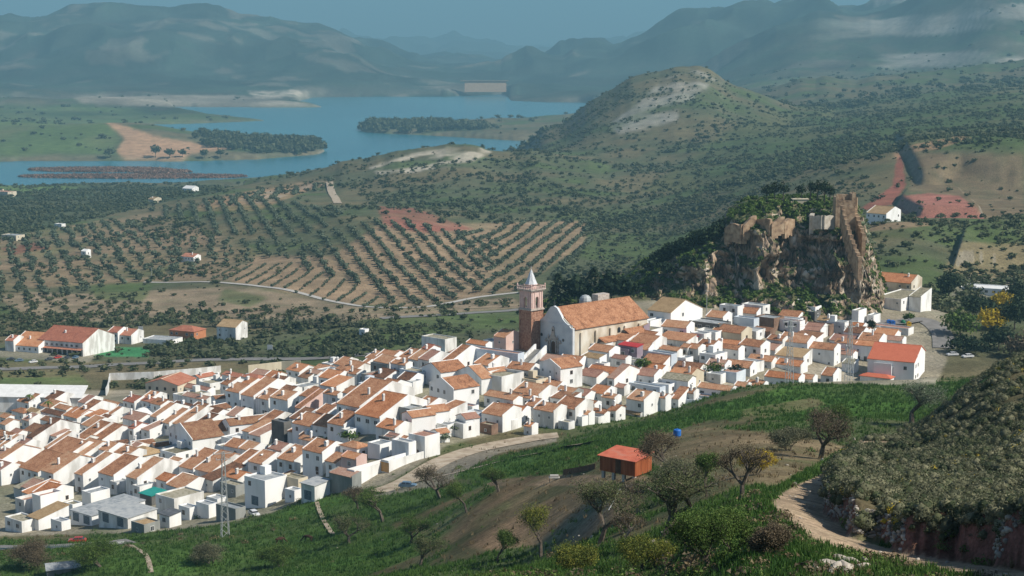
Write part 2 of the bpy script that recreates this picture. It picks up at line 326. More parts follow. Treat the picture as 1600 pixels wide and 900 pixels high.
for Yr,wf,wb,pts in RIDGES:
    ua=np.array([azim(p[0],p[1]) for p in pts]); za=np.array([CAMZ-Yr*slope(p[1]) for p in pts])
    inn=(AA>=ua[0])&(AA<=ua[-1]); tz=pchip(ua,za,AA); kk_=np.hanning(15); kk_/=kk_.sum(); tz=np.convolve(np.pad(tz,7,mode='edge'),kk_,mode='valid'); tz=tz+Yr*.0012*fbm(AA*60,AA*0,1.0,4,int(Yr)+3); tz=np.where(inn,tz,-1e3)
    off=Yr*.035*fbm(A2*10,Y2*0,1.0,3,int(Yr)); d=(Y2-Yr-off*(Yr>4000))
    e=np.where(d<0,np.clip(1+d/wf,0,1),np.clip(1-d/wb,0,1)); e=e*.55+.45*e*e*(3-2*e)
    zb=Z; Z=np.where((e>0)&(tz[None]>-900),np.maximum(Z,zb+(tz[None]-zb)*e),Z)
def uv_of(z): 
    dz=z-CAMZ; f=Y2*CP-dz*SP; up=Y2*SP+dz*CP
    return 800+FPX*X2/f,450-FPX*up/f
# lake: shoreline on the water plane
LAKE=[(-900,291),(0,291),(60,291),(100,288),(300,284),(420,277),(520,268),(600,262),(700,255),(800,250),(860,245),(900,222),(912,190),(925,163),(905,160),(850,160),(795,158),(790,147),(700,151),(600,151),(490,152),(462,160),(515,168),(400,168),(262,167),(290,176),(380,184),(430,189),(300,194),(212,196),(232,208),(262,216),(330,219),(430,221),(495,226),(512,236),(498,242),(400,250),(280,253),(120,252),(0,253),(-900,253)]
ISLE=[(556,204),(590,209),(640,211),(700,214),(800,220),(930,222),(930,180),(850,184),(760,188),(700,190),(620,196),(575,199)]
u0,v0=uv_of(np.zeros_like(Z)); band=(Y2>2500)&(Y2<8200)
lake=inpoly(u0,v0,LAKE)&band&~inpoly(u0,v0,ISLE)
lk=blur(lake,6)
near=blur(lake,40)
isl=blur(inpoly(u0,v0,ISLE)&band,12)
def world_mask(poly,y0,y1,k=3):
    return blur(inpoly(U,Vv,poly)&(Y2>y0)&(Y2<y1),k)
U,Vv=uv_of(Z)
# plateaus / cut banks (foreground scrub shoulder, eroded cliffs, quarry spoil)
U=U+6*fbm(X2,Y2,5,3,301)*(Y2<300); Vv=Vv+7*fbm(X2,Y2,4,3,302)*(Y2<300)
SCRUB=[(1392,690),(1318,742),(1292,772),(1296,800),(1335,838),(1400,858),(1470,872),(1700,905),(2600,905),(2600,500),(1600,560)]
sc=world_mask(SCRUB,44,260,7); Z=Z+(2.3+.7*fbm(X2,Y2,9,3,303))*sc
def bump(poly,y0,y1,k,h):
    global Z
    Z=Z+h*world_mask(poly,y0,y1,k)
bump([(1492,418),(1515,413),(1545,416),(1600,421),(1760,430),(1760,345),(1560,350),(1505,372)],840,1150,2,6)
bump([(1405,322),(1412,308),(1450,300),(1500,306),(1525,330),(1548,352),(1500,352),(1440,342)],1150,1450,4,8)
bump([(1445,300),(1400,215),(1500,210),(1700,215),(1700,300),(1560,285),(1500,262)],1400,2000,9,9)
bump([(690,136),(810,136),(810,150.5),(690,151)],7230,7345,2,24)
# fractal relief, calmer in the village, on the lake land and along tracks
town=((Y2>395)&(Y2<700)&(A2>-.4)&(A2<.25)).astype(np.float32); town=blur(town,10)
for i,(lam,am) in enumerate([(1600,70),(800,38),(400,20),(200,9),(100,4.6),(50,2.4),(25,1.3),(12,.7),(6,.35),(3,.16)]):
    w=sstep(4.,9.,Y2/lam*1.0)*(1-sstep(26,60,Y2/lam)) 
    far=sstep(600,4000,Y2)
    g=(.35+.65*far)
    n=vnoise(X2/lam+31*i,Y2/lam-7*i,50+i)
    if lam>=100: n=(1-2*np.abs(n))*.6+.4*n
    Z=Z+n*am*w*g*(1-.93*town)*(1-.9*np.clip(near*2,0,1))*(1-.75*((Y2>900)&(Y2<5500)&(lam>150)))
for lam_,am_ in((900,75),(430,42),(210,20)): Z=Z+(1-2.4*np.abs(vnoise(X2/lam_+9,Y2/lam_*.7,int(lam_))))*am_*sstep(6500,8000,Y2)*(Z>70)*np.clip((Z-60)/120,0,1)
Z=Z+isl*18*np.clip(.6+.5*fbm(X2,Y2,300,3,5),0.1,2)
Z=np.where(near>.002,np.maximum(Z,1.5),np.maximum(Z,3))
Z=Z*(1-np.clip(lk*1.6,0,1))+(-9)*np.clip(lk*1.6,0,1)
U,Vv=uv_of(Z)
def hz(x,y):
    """terrain height by bilinear lookup"""
    a=x/y; i=int(np.clip(np.searchsorted(AA,a)-1,0,NA-2)); j=int(np.clip(np.searchsorted(YY,y)-1,0,NY-2))
    fa=min(max((a-AA[i])/(AA[i+1]-AA[i]),0),1); fy=min(max((y-YY[j])/(YY[j+1]-YY[j]),0),1)
    return float((Z[j,i]*(1-fa)+Z[j,i+1]*fa)*(1-fy)+(Z[j+1,i]*(1-fa)+Z[j+1,i+1]*fa)*fy)
def hzv(x,y):
    a=x/y; i=np.clip(np.searchsorted(AA,a)-1,0,NA-2); j=np.clip(np.searchsorted(YY,y)-1,0,NY-2)
    fa=np.clip((a-AA[i])/(AA[i+1]-AA[i]),0,1); fy=np.clip((y-YY[j])/(YY[j+1]-YY[j]),0,1)
    return (Z[j,i]*(1-fa)+Z[j,i+1]*fa)*(1-fy)+(Z[j+1,i]*(1-fa)+Z[j+1,i+1]*fa)*fy
def ray(u,v,y0=20,y1=42000,lift=0.0):
    """first ground point seen at photo position (u,v); lift = height above ground that should be seen there"""
    s=slope(v); a=azim(u,v)
    ys=np.exp(np.arange(math.log(y0),math.log(y1),.0025)); g=hzv(a*ys,ys)+lift-(CAMZ-ys*s)
    k=np.where(g>0)[0]
    if len(k)==0: Y=y1
    else:
        k=k[0]; Y=ys[k] if k==0 else ys[k-1]+(ys[k]-ys[k-1])*(-g[k-1])/(g[k]-g[k-1]+1e-9)
    return Vector((a*Y,Y,hz(a*Y,Y)))
# ------------------------------------------------------------------ land cover (world-fixed map)
def C(*c): return np.array(c,np.float32)
GRASS=C(.072,.108,.034);MEADOW=C(.060,.135,.024);DRY=C(.155,.125,.070);SOIL=C(.235,.165,.105);PALE=C(.40,.355,.28);REDS=C(.20,.075,.055);ROCK=C(.33,.31,.27);FOREST=C(.045,.062,.034);SCRUBC=C(.092,.100,.056);TAN=C(.36,.22,.13);BROWN=C(.13,.10,.06)
n1=fbm(X2,Y2,Y2*0+90,5,1); n2=fbm(X2,Y2,22,4,2); n3=fbm(X2,Y2,600,5,3); n4=fbm(X2,Y2,7,3,4)
def mixc(Cc,c,m): m=np.clip(m,0,1)[...,None]; return Cc*(1-m)+c*m
K=np.zeros(Z.shape+(3,),np.float32)+SCRUBC
K=mixc(K,DRY,sstep(-.1,.7,n1)*.7); K=mixc(K,GRASS,sstep(0,.7,-n1+.4*n3)*.7); K=mixc(K,FOREST,sstep(.0,.8,n3+.4*n2)*.3*(Y2>700))
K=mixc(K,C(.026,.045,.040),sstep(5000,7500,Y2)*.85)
# limestone on the far right mountains
gz=np.gradient(Z,axis=1)/np.maximum(np.gradient(X2,axis=1),1e-3)
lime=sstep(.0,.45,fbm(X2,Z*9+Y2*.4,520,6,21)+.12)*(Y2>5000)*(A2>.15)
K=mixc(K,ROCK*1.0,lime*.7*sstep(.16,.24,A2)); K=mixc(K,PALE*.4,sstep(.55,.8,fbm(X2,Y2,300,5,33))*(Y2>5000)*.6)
fields=sstep(.42,.55,fbm(X2,Y2*1.3,260,3,44))*(Y2>4800)*(Y2<9000)*(A2<0); K=mixc(K,PALE*.5,fields*.4)
def area(col,poly,y0,y1,a=1.0,k=2,nz=0,seed=0,lam=12):
    global K
    m=world_mask(poly,y0,y1,k)*a
    if nz: m=m*np.clip(1-nz*(.5-.9*fbm(X2,Y2,lam,4,seed+70)),0,1)
    K=mixc(K,col,m)
R_=lambda u0,v0,u1,v1:[(u0,v0),(u1,v0),(u1,v1),(u0,v1)]
# foreground + near slopes (distance < 520 m)
fg=(Y2<520)
K=mixc(K,GRASS*.9,fg*.55); K=mixc(K,DRY*.8,fg*sstep(0,.6,fbm(X2,Y2,30,4,9))*.7)
area(MEADOW,[(0,842),(150,850),(260,828),(380,818),(500,778),(640,765),(760,755),(800,790),(700,850),(560,905),(0,905)],150,460,.8,4,.5,1,25)
area(MEADOW,[(820,760),(700,745),(790,712),(900,690),(1080,648),(1130,628),(1130,650),(1000,690),(900,735)],180,520,.9,3,.2,2,20)
area(MEADOW,[(1090,640),(1230,603),(1500,596),(1640,570),(1500,625),(1440,660),(1330,650),(1240,655),(1160,660),(1100,650)],200,520,.95,4,.3,3,30)
area(DRY,[(1160,640),(1275,620),(1290,632),(1230,648),(1150,662)],200,480,.8,3,.3,4)
area(C(.21,.155,.095),[(1010,680),(1100,668),(1260,680),(1330,700),(1300,740),(1200,760),(1060,745),(1000,715)],120,420,.75,4,.5,5)
area(C(.30,.19,.115),[(600,790),(690,762),(800,756),(960,756),(1010,790),(960,840),(880,850),(760,860),(620,830)],120,330,.7,6,.9,6)
area(MEADOW*1.25,[(1060,830),(1130,795),(1200,770),(1250,740),(1320,700),(1345,690),(1330,712),(1280,742),(1215,768),(1200,790),(1215,830),(1280,858),(1330,870),(1240,905),(1180,905),(1140,850)],40,260,.95,2,.15,7,4)
area(BROWN,SCRUB,44,260,.85,1,.3,8,4)
area(REDS*.55,[(1450,780),(1700,800),(1700,905),(1400,870),(1380,830)],40,110,.9,2,.3,9,3)
area(C(.34,.255,.175),[(1392,686),(1342,688),(1346,706),(1305,732),(1250,756),(1216,774),(1204,790),(1238,820),(1285,850),(1340,868),(1420,882),(1500,897),(1570,910),(1720,910),(1600,893),(1470,874),(1400,861),(1335,842),(1296,806),(1288,780),(1318,748),(1362,716)],30,300,1,1,.12,10,2)
area(SOIL,[(740,752),(860,742),(1000,742),(1040,752),(950,758),(760,760)],120,330,.9,1,.2,11,4)
area(PALE*.6,[(560,778),(640,760),(700,720),(760,695),(870,680),(870,690),(780,708),(720,738),(700,756),(600,775)],300,500,.95,1,.2,12,6)
# village ground
VILL=[(-400,560),(1480,440),(1480,560),(1462,604),(1230,597),(1130,606),(1060,620),(1010,640),(960,650),(850,662),(760,680),(700,695),(640,735),(600,757),(560,765),(480,778),(420,803),(330,822),(230,832),(0,838),(-400,842)]
area(PALE*.95,VILL,400,700,.7,3,.3,13)
# valley
area(GRASS*1.5,[(-300,585),(120,580),(140,600),(100,640),(-300,640)],660,780,.8,3,.4,14)
area(DRY*1.1,R_(-300,565,420,590),720,860,.8,3,.3,15)
area(C(.05,.22,.09),[(147,543),(218,542),(236,548),(232,558),(147,556)],800,930,.9,1)
area(PALE*.8,[(-100,552),(60,562),(140,566),(160,545),(60,540)],780,900,.7,2)
area(C(.26,.20,.135),[(0,460),(230,440),(400,450),(560,480),(800,465),(820,480),(560,500),(300,498),(30,505)],900,1120,.95,3,.35,16,14)
area(GRASS,[(140,450),(240,445),(225,470),(150,468)],1000,1200,.7,3)
area(GRASS,[(350,450),(420,465),(390,480),(340,470)],1000,1200,.6,3)
area(GRASS*1.2,[(560,500),(820,480),(820,500),(720,520),(600,550)],700,960,.6,4,.4,17)
# olive groves: bare tilled soil
area(SOIL*1.25,[(360,440),(540,474),(620,482),(800,457),(915,380),(915,345),(700,350),(600,345),(520,400),(400,400)],1020,1700,.9,4,.25,18,40)
area(SOIL*1.15,[(-300,470),(230,440),(360,440),(420,400),(250,330),(0,370),(-300,370)],1000,2000,.75,5,.6,19,40)
area(TAN*1.1,[(400,330),(520,283),(470,285),(330,310),(300,330)],1500,2600,.8,3,.5,20,60)
area(REDS*1.35,[(590,322),(650,325),(700,345),(740,358),(660,365),(600,352)],1200,1900,.85,3,.3,21,30)
area(REDS,[(0,388),(60,378),(80,388),(20,398)],1100,1600,.7,2)
area(FOREST*1.3,[(-300,292),(300,285),(330,300),(200,330),(140,340),(0,370),(-300,370)],1500,2800,.7,4)
area(GRASS*1.7,[(-300,290),(100,290),(130,296),(60,304),(-300,304)],2400,2900,.8,3)
area(PALE*1.15,[(575,262),(620,248),(660,236),(740,229),(770,236),(740,252),(690,262),(640,270),(590,272)],1900,2600,.85,1,1.3,22,30)
area(PALE,[(370,312),(450,290),(520,283),(470,298),(400,322)],1700,2600,.5,1,1.0,23,40)
# lake lands
area(TAN*1.15,[(163,190),(200,198),(240,212),(330,228),(365,232),(300,240),(280,252),(200,252),(182,236),(196,216)],3200,4300,1,2,.1,24)
area(GRASS*1.5,[(-300,190),(160,188),(190,215),(170,240),(-300,250)],3200,4500,.75,4,.3,25,120)
area(PALE*.62,[(110,150),(360,148),(470,160),(515,168),(400,168),(260,167),(130,162)],5200,8000,.9,2)
area(GRASS*1.1,[(-300,165),(120,165),(260,175),(390,186),(200,194),(-300,188)],4400,7000,.7,3)
area(PALE,[(385,142),(480,140),(485,151),(400,152)],6500,8500,.9,1,.7,26,60)
K=mixc(K,PALE*.75,np.clip(blur(lake,9)*3,0,1)*(1-np.clip(lk*3,0,1))*.5)
# right hand hills
area(GRASS*.85,[(1180,175),(1600,130),(1600,230),(1400,230),(1300,240),(1150,300),(1000,300)],1400,4600,.45,5,.3,27,200)
area(ROCK*1.1,[(985,170),(1040,120),(1085,106),(1120,125),(1060,170),(1060,190),(970,210),(950,195)],2600,3400,.6,2,1.0,28,60)
area(REDS*1.2,[(1340,330),(1395,320),(1415,290),(1410,245),(1402,240),(1395,290)],1100,1700,1,1,.2,29)
area(TAN*.9,[(1402,250),(1410,240),(1460,235),(1520,215),(1500,212),(1430,225),(1395,240)],1200,2000,.8,1,.3,30)
area(SOIL*.8,[(1430,240),(1600,240),(1600,370),(1560,350),(1440,300),(1420,300)],1100,1900,.7,3,.3,31)
area(REDS*1.5+.02,[(1400,325),(1410,306),(1450,302),(1500,306),(1530,330),(1548,354),(1480,352),(1430,345)],1100,1500,.95,1,.15,32)
area(DRY*1.25,[(1470,430),(1500,378),(1600,380),(1760,380),(1760,450),(1600,440)],820,960,.9,2,.3,33)
area(GRASS,[(1350,350),(1600,345),(1600,375),(1450,400),(1380,400)],900,1150,.6,4,.4,34)
area(SOIL,[(1340,350),(1450,345),(1460,352),(1350,362)],880,1100,.8,1)
area(C(.23,.21,.17),[(1500,430),(1600,440),(1600,480),(1480,470)],700,880,.6,3)
# steep faces show bare earth near the camera
dzy=np.abs(np.gradient(Z,axis=0)/np.maximum(np.gradient(Y2,axis=0),1e-3)); dzx=np.abs(gz)
st=np.maximum(dzy*0+dzx,dzy)
K=mixc(K,REDS*.9+.03,sstep(.8,1.4,st)*(Y2<120)*.8); K=mixc(K,ROCK*.7,sstep(.6,1.1,st)*(Y2>120)*(Y2<5000)*.5)
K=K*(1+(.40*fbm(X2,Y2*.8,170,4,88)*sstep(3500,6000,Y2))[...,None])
K=K*(1+.22*(n4*(1-sstep(250,500,Y2)))[...,None])*(1+.15*(n2*(1-sstep(700,1500,Y2)))[...,None]); K=np.clip(K,.01,.8)
def ground_mat():
    m,nt,b=newmat('ground'); N=nt.nodes; L=nt.links
    at=N.new('ShaderNodeVertexColor'); at.layer_name='cover'; ge=N.new('ShaderNodeNewGeometry')
    def noise(s,d=6,r=.6):
        n=N.new('ShaderNodeTexNoise'); n.inputs['Scale'].default_value=s; n.inputs['Detail'].default_value=d; n.inputs['Roughness'].default_value=r; L.new(ge.outputs['Position'],n.inputs['Vector']); return n.outputs['Fac']
    def mr(x,a,b_):
        n=N.new('ShaderNodeMapRange'); n.inputs[1].default_value=.3; n.inputs[2].default_value=.7; n.inputs[3].default_value=a; n.inputs[4].default_value=b_; L.new(x,n.inputs[0]); return n.outputs[0]
    f1=mr(noise(.9,8,.7),.55,1.45); f2=mr(noise(.05,8,.65),.7,1.3); f3=mr(noise(6,4),.7,1.3)
    mu=N.new('ShaderNodeMath'); mu.operation='MULTIPLY'; L.new(f1,mu.inputs[0]); L.new(f2,mu.inputs[1])
    mu2=N.new('ShaderNodeMath'); mu2.operation='MULTIPLY'; L.new(mu.outputs[0],mu2.inputs[0]); L.new(f3,mu2.inputs[1])
    vm=N.new('ShaderNodeVectorMath'); vm.operation='SCALE'; L.new(at.outputs['Color'],vm.inputs[0]); L.new(mu2.outputs[0],vm.inputs['Scale'])
    L.new(vm.outputs[0],b.inputs['Base Color']); b.inputs['Roughness'].default_value=.95; b.inputs['Specular IOR Level'].default_value=.05
    bp=N.new('ShaderNodeBump'); bp.inputs['Distance'].default_value=.5; bp.inputs['Strength'].default_value=.8; L.new(noise(.8,8,.7),bp.inputs['Height']); L.new(bp.outputs[0],b.inputs['Normal'])
ground_mat()
def sheet(name,j0,j1,label):
    Vx=np.stack([X2[j0:j1+1],Y2[j0:j1+1],Z[j0:j1+1]],2).reshape(-1,3); r=j1-j0; idx=np.arange((r+1)*NA).reshape(r+1,NA)
    F=np.stack([idx[:-1,:-1],idx[:-1,1:],idx[1:,1:],idx[1:,:-1]],2).reshape(-1,4)
    me=npmesh(name,Vx,F,['ground'],smooth=True)
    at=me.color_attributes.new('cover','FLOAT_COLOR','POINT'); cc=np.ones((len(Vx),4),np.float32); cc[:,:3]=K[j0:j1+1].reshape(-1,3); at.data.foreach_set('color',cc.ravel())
    o=linkmesh(name,me); tag(o,kind='structure'); o['label']=label; return o
jc=int(np.searchsorted(YY,720)); jf=int(np.searchsorted(YY,5000))
sheet('ground',0,jc,'green and brown hillside around the white village')
sheet('terrain',jc,jf,'valley floor and low hills between village and reservoir')
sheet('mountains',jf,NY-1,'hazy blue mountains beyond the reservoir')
# reservoir
m,nt,b=newmat('water'); b.inputs['Base Color'].default_value=(.016,.085,.115,1); b.inputs['Roughness'].default_value=.22; b.inputs['Specular IOR Level'].default_value=.5
N=nt.nodes;L=nt.links; ge=N.new('ShaderNodeNewGeometry'); no=N.new('ShaderNodeTexNoise'); no.inputs['Scale'].default_value=.12; no.inputs['Detail'].default_value=4; L.new(ge.outputs['Position'],no.inputs['Vector']); bp=N.new('ShaderNodeBump'); bp.inputs['Distance'].default_value=.8; L.new(no.outputs['Fac'],bp.inputs['Height']); L.new(bp.outputs[0],b.inputs['Normal'])
n2_=N.new('ShaderNodeTexNoise'); n2_.inputs['Scale'].default_value=.0016; n2_.inputs['Detail'].default_value=5; mp=N.new('ShaderNodeMapping'); mp.inputs['Scale'].default_value=(1,.35,1); L.new(ge.outputs['Position'],mp.inputs[0]); L.new(mp.outputs[0],n2_.inputs['Vector'])
r=N.new('ShaderNodeValToRGB'); r.color_ramp.elements[0].position=.35; r.color_ramp.elements[0].color=(.015,.13,.18,1); r.color_ramp.elements[1].position=.65; r.color_ramp.elements[1].color=(.028,.19,.24,1); L.new(n2_.outputs['Fac'],r.inputs[0]); L.new(r.outputs[0],b.inputs['Base Color'])
mb=MB(); mb.add([(-5200,2300,0),(5200,2300,0),(5200,8600,0),(-5200,8600,0)],[(0,1,2,3)]); o=mb.obj('water',['water']); tag(o,kind='structure'); o['label']='blue reservoir with long wooded peninsulas'
# ------------------------------------------------------------------ houses
def window_mesh(w,h,fr='frame_white',sill=True,shutter=None):
    b=MB(); t=.09
    b.box(-w/2-t,w/2+t,-.06,.0,h,h+t); b.box(-w/2-t,w/2+t,-.12 if sill else -.06,.0,-t,0)
    b.box(-w/2-t,-w/2,-.06,0,0,h); b.box(w/2,w/2+t,-.06,0,0,h); b.box(-.03,.03,-.045,0,0,h)
    b.box(-w/2,-.03,-.02,0,0,h,1); b.box(.03,w/2,-.02,0,0,h,1)
    return b.mesh('window',[fr,'pane'])
WIN=[window_mesh(1.0,1.15),window_mesh(.85,1.0,'frame_brown'),window_mesh(1.3,1.1),window_mesh(.6,.7)]
def door_mesh(w,h,mat):
    b=MB(); b.box(-w/2-.1,w/2+.1,-.05,0,h,h+.1,1); b.box(-w/2-.1,-w/2,-.05,0,0,h,1); b.box(w/2,w/2+.1,-.05,0,0,h,1); b.box(-w/2,w/2,-.03,0,0,h,0)
    n=max(2,int(w/.5))
    for i in range(1,n): b.box(-w/2+i*w/n-.015,-w/2+i*w/n+.015,-.045,-.03,.1,h-.1,1)
    return b.mesh('door',[mat,'frame_white'])
DOORS={'brown':door_mesh(1.0,2.1,'door_brown'),'dark':door_mesh(1.1,2.2,'paint_dark')}
GAR={'door_blue':door_mesh(2.6,2.4,'door_blue'),'door_brown':door_mesh(2.6,2.4,'door_brown'),'door_orange':door_mesh(3,2.5,'door_orange'),'door_green':door_mesh(2.2,2.2,'door_green')}
def chimney_mesh(w,h):
    b=MB(); b.box(-w/2,w/2,-w/2,w/2,-.9,h); b.box(-w/2-.08,w/2+.08,-w/2-.08,w/2+.08,h,h+.1)
    b.box(-w/2,-w/2+.1,-w/2,w/2,h+.1,h+.35); b.box(w/2-.1,w/2,-w/2,w/2,h+.1,h+.35); b.prism([(-w/2-.1,h+.35),(w/2+.1,h+.35),(0,h+.6)],'y',-w/2-.08,w/2+.08)
    return b.mesh('chimney',['wall_white'])
CHIM=[chimney_mesh(.7,1.1),chimney_mesh(.55,1.5),chimney_mesh(.9,.9)]
def put(name,me,parent,loc,rz=0,s=(1,1,1)):
    o=bpy.data.objects.new(name,me); COL.objects.link(o); o.parent=parent; o.location=loc; o.rotation_euler=(0,0,rz); o.scale=s; return o
HOUSES=[]
def house(kind,u,v,wlpx,wrpx,h,roof='terra',wall='white',phi=40,desc=None,opts='',row='',pitch=21,rid=.6,lo=395,hi=720,name=None):
    """kind A: ridge along the front, B: gable to the front, H: hipped, M: lean-to, F: flat. (u,v): near corner of the eave"""
    if row!='valley': h=h*.9
    s=slope(v); a=azim(u,v)
    if lo==395: lo=float(np.interp(u,[0,400,640,860,1000,1150,1250,1450],[408,402,398,455,488,505,520,530]))
    p=ray(u,v,lo,hi,lift=h); Y=p.y
    k=FPX/Y; ph=math.radians(phi)
    w=max(2.5,wlpx/k/math.cos(ph)); d=max(2.5,wrpx/k/math.sin(ph))
    if wrpx<=60/6.67 and wlpx>12: d=max(d,min(7,w*.8))
    w=min(w*1.08,34); d=min(d*1.14,40)
    zt=CAMZ-Y*s; z0=zt-h
    R=random.Random(int(u*131+v*17)); tp=math.tan(math.radians(pitch))
    roofn={'F':'flat_roofed_house'}.get(kind,'village_house')
    t=empty(name or roofn,(p.x,Y,z0),-ph,None,'house')
    H=MB(); Rf=MB(); B=-5
    th=.17; ov=.3; e=.006
    verge='v' in opts or (kind in 'AM' and R.random()<.65 and 'n' not in opts)
    if kind in('A','M'):
        r=1.0 if kind=='M' else rid
        if kind=='M': tp=math.tan(math.radians(min(pitch,11)))
        hr=h+r*d*tp; hb=hr-(1-r)*d*tp
        pts=[(0,B),(0,h),(r*d,hr)]+([(d,hb)] if r<1 else [])+[(d,B)]
        H.prism(pts,'x',-w,0)
        lo_=[(-ov,h-ov*tp+e),(r*d,hr+e)]+([(d+.25,hb-.25*tp+e)] if r<1 else [])
        if r==1: lo_[-1]=(d+.15,hr+.15*tp+e)
        up=[(y,z+th) for y,z in lo_][::-1]
        x0,x1=(-w+.2,-.2) if verge else (-w-.18,.18)
        Rf.prism(lo_+up,'x',x0,x1)
        if verge:
            vl=[(-.06,h+e),(r*d,hr+e)]+([(d+.05,hb+e)] if r<1 else [])
            vu=[(y,z+.36) for y,z in vl][::-1]
            H.prism(vl+vu,'x',-.195,.012); H.prism(vl+vu,'x',-w-.012,-w+.195)
        # ridge cap
        if r<1: Rf.prism([(r*d-.16,hr+th+e-.03),(r*d+.16,hr+th+e-.03),(r*d,hr+th+.12)],'x',x0+.01,x1-.01,1)
        ry=lambda y:(h+y*tp if y<=r*d else hr-(y-r*d)*tp)
    elif kind=='B':
        hr=h+w/2*tp; H.prism([(-w,B),(0,B),(0,h),(-w/2,hr),(-w,h)],'y',0,d)
        lo_=[(-w-ov,h-ov*tp+e),(-w/2,hr+e),(ov,h-ov*tp+e)]; Rf.prism(lo_+[(x,z+th) for x,z in lo_][::-1],'y',-.12 if not verge else .2,d+.12)
        vl=[(-w-.05,h+e),(-w/2,hr+e),(.05,h+e)]
        if 'n' not in opts: H.prism(vl+[(x,z+.30) for x,z in vl][::-1],'y',-.14,.10) if verge else H.prism([(-w/2-.14,hr+th+e-.03),(-w/2+.14,hr+th+e-.03),(-w/2,hr+th+.1)],'y',-.1,d+.1)
    elif kind=='H':
        H.box(-w,0,0,d,B,h); m=min(w,d)/2; o=.35
        hr=h+(m+o)*tp
        if w>=d: a1,a2=(-w+m,d/2),(-m,d/2)
        else: a1,a2=(-w/2,m),(-w/2,d-m)
        q=[(-w-o,-o),(o,-o),(o,d+o),(-w-o,d+o)]
        vs=[(x,y,h+.01) for x,y in q]+[(x,y,h+.16) for x,y in q]+[(a1[0],a1[1],hr+.16),(a2[0],a2[1],hr+.16)]
        if abs(a1[0]-a2[0])+abs(a1[1]-a2[1])<.05: vs[-1]=(a2[0]+.05,a2[1],hr+.16)
        fs=[(3,2,1,0),(0,1,5,4),(1,2,6,5),(2,3,7,6),(3,0,4,7)]
        fs+=[(4,5,9,8),(6,7,8,9),(5,6,9),(7,4,8)] if w>=d else [(4,5,8),(6,7,9),(5,6,9,8),(7,4,8,9)]
        Rf.add(vs,fs,0)
    else:
        pr=.45 if 'p' not in opts else .9
        if 'z' in opts: # overhanging slab roof, no parapet
            H.box(-w,0,0,d,B,h-.18); Rf.prism([(-.35,h-.18+e-.06),(d+.2,h-.18+e+.5),(d+.2,h+.5),(-.35,h-.06)],'x',-w-.25,.25); H.prism([(0,h-.18+.004),(d-.02,h-.18+.004),(d-.02,h+.26)],'x',-w+.02,-.02)
        else:
            H.box(-w,0,0,d,B,h-pr); tk=.22
            H.box(-w,0,0,tk,h-pr,h); H.box(-w,0,d-tk,d,h-pr,h); H.box(-w,-w+tk,tk,d-tk,h-pr,h); H.box(-tk,0,tk,d-tk,h-pr,h)
            Rf.box(-w+tk,-tk,tk,d-tk,h-pr,h-pr+.08)
            if w>5 and d>4 and R.random()<.4:   # stair hut on the roof
                H.box(-w+.6,-w+2.6,d-2.8,d-.6,h-pr+.08,h+1.8)
    H.obj('wall',['wall_'+wall],t); ro=Rf.obj('roof',['roof_'+roof,'roof_'+roof],t)
    # openings on the front (y=0) and on the right side (x=0)
    fl=max(1,round(h/3)) if h>4.9 else 1
    nw=0
    if 'b' not in opts:
        for f in range(fl):
            zb=(h-2.1 if fl==1 else (h-2.15 if f==fl-1 else h-2.15-2.9*(fl-1-f)))
            if f==0 and 'g' in opts: continue
            n=max(1,int(w/3.1)); wm=WIN[R.choice([0,0,1,2,3])] if h>3 else WIN[3]
            for i in range(n):
                if R.random()<.22 and n>1: continue
                x=-w+(i+.5)*w/n+R.uniform(-.3,.3)
                if w<2.8: x=-w/2
                put('window',wm,t,(x,-.003,zb),0); nw+=1
            if kind!='H' or f>=0:
                nd=int(d/4.5)
                for i in range(min(nd,3)):
                    if R.random()<.42: continue
                    put('window',WIN[R.choice([0,1,3])],t,(.003,(i+.5)*d/nd,zb),PI/2); nw+=1
        if fl>=1 and w>4 and 'g' not in opts and fl>1: put('door',DOORS[R.choice(['brown','dark'])],t,(-w*R.uniform(.25,.75),-.09 if 0 else -.07,h-2.15-2.9*(fl-1)-.9),0)
    if 'g' in opts:
        gm=[g for g in('door_blue','door_brown','door_orange','door_green') if g[5:] in (desc or '')] or ['door_blue']
        n=max(1,int(w/4.2)); hh=min(1,(h-.6)/2.4)
        for i in range(n): put('garage_door',GAR[gm[0]],t,(-w+(i+.5)*w/n,-.004,max(0.02,0)),0,(1,1,hh))
    if kind in 'AB' and ('c' in opts or R.random()<.4) and 'x' not in opts:
        cx=-w*R.uniform(.2,.8); cy=d*R.uniform(.2,.45)
        cz=(h+cy*tp if kind=='A' else h+(w/2-abs(cx+w/2))*tp)
        put('chimney',R.choice(CHIM),ro,(cx,cy,cz+.05),0)
    HOUSES.append(dict(o=t,u=u,v=v,Y=Y,kind=kind,roof=roof,wall=wall,fl=fl,w=w,d=d,row=row,desc=desc,win=nw,g='g' in opts))
    return t
RN={'terra':'orange-brown tiled','orange':'orange-tiled','brown':'dark-brown tiled','pink':'pinkish-tiled','ochre':'ochre-roofed','red':'red-tiled','bright':'salmon-roofed','grey':'grey-roofed','moss':'mossy-roofed','white':'white-roofed','teal':'green-roofed','crimson':'crimson-roofed','dark':'dark-roofed'}
def T(u0,v0,region,items,sc=6.667,dphi=40):
    for it in items:
        kd,x,y,wl,wr,h=it[:6]; o=dict(it[6]) if len(it)>6 else {}
        o.setdefault('phi',dphi)
        if kd=='F': o.setdefault('roof',['grey','moss','grey','pink'][int(x+y)%4])
        house(kd,u0+x/sc,v0+y/sc,wl/sc,wr/sc,h,row=region,**o)
D=dict
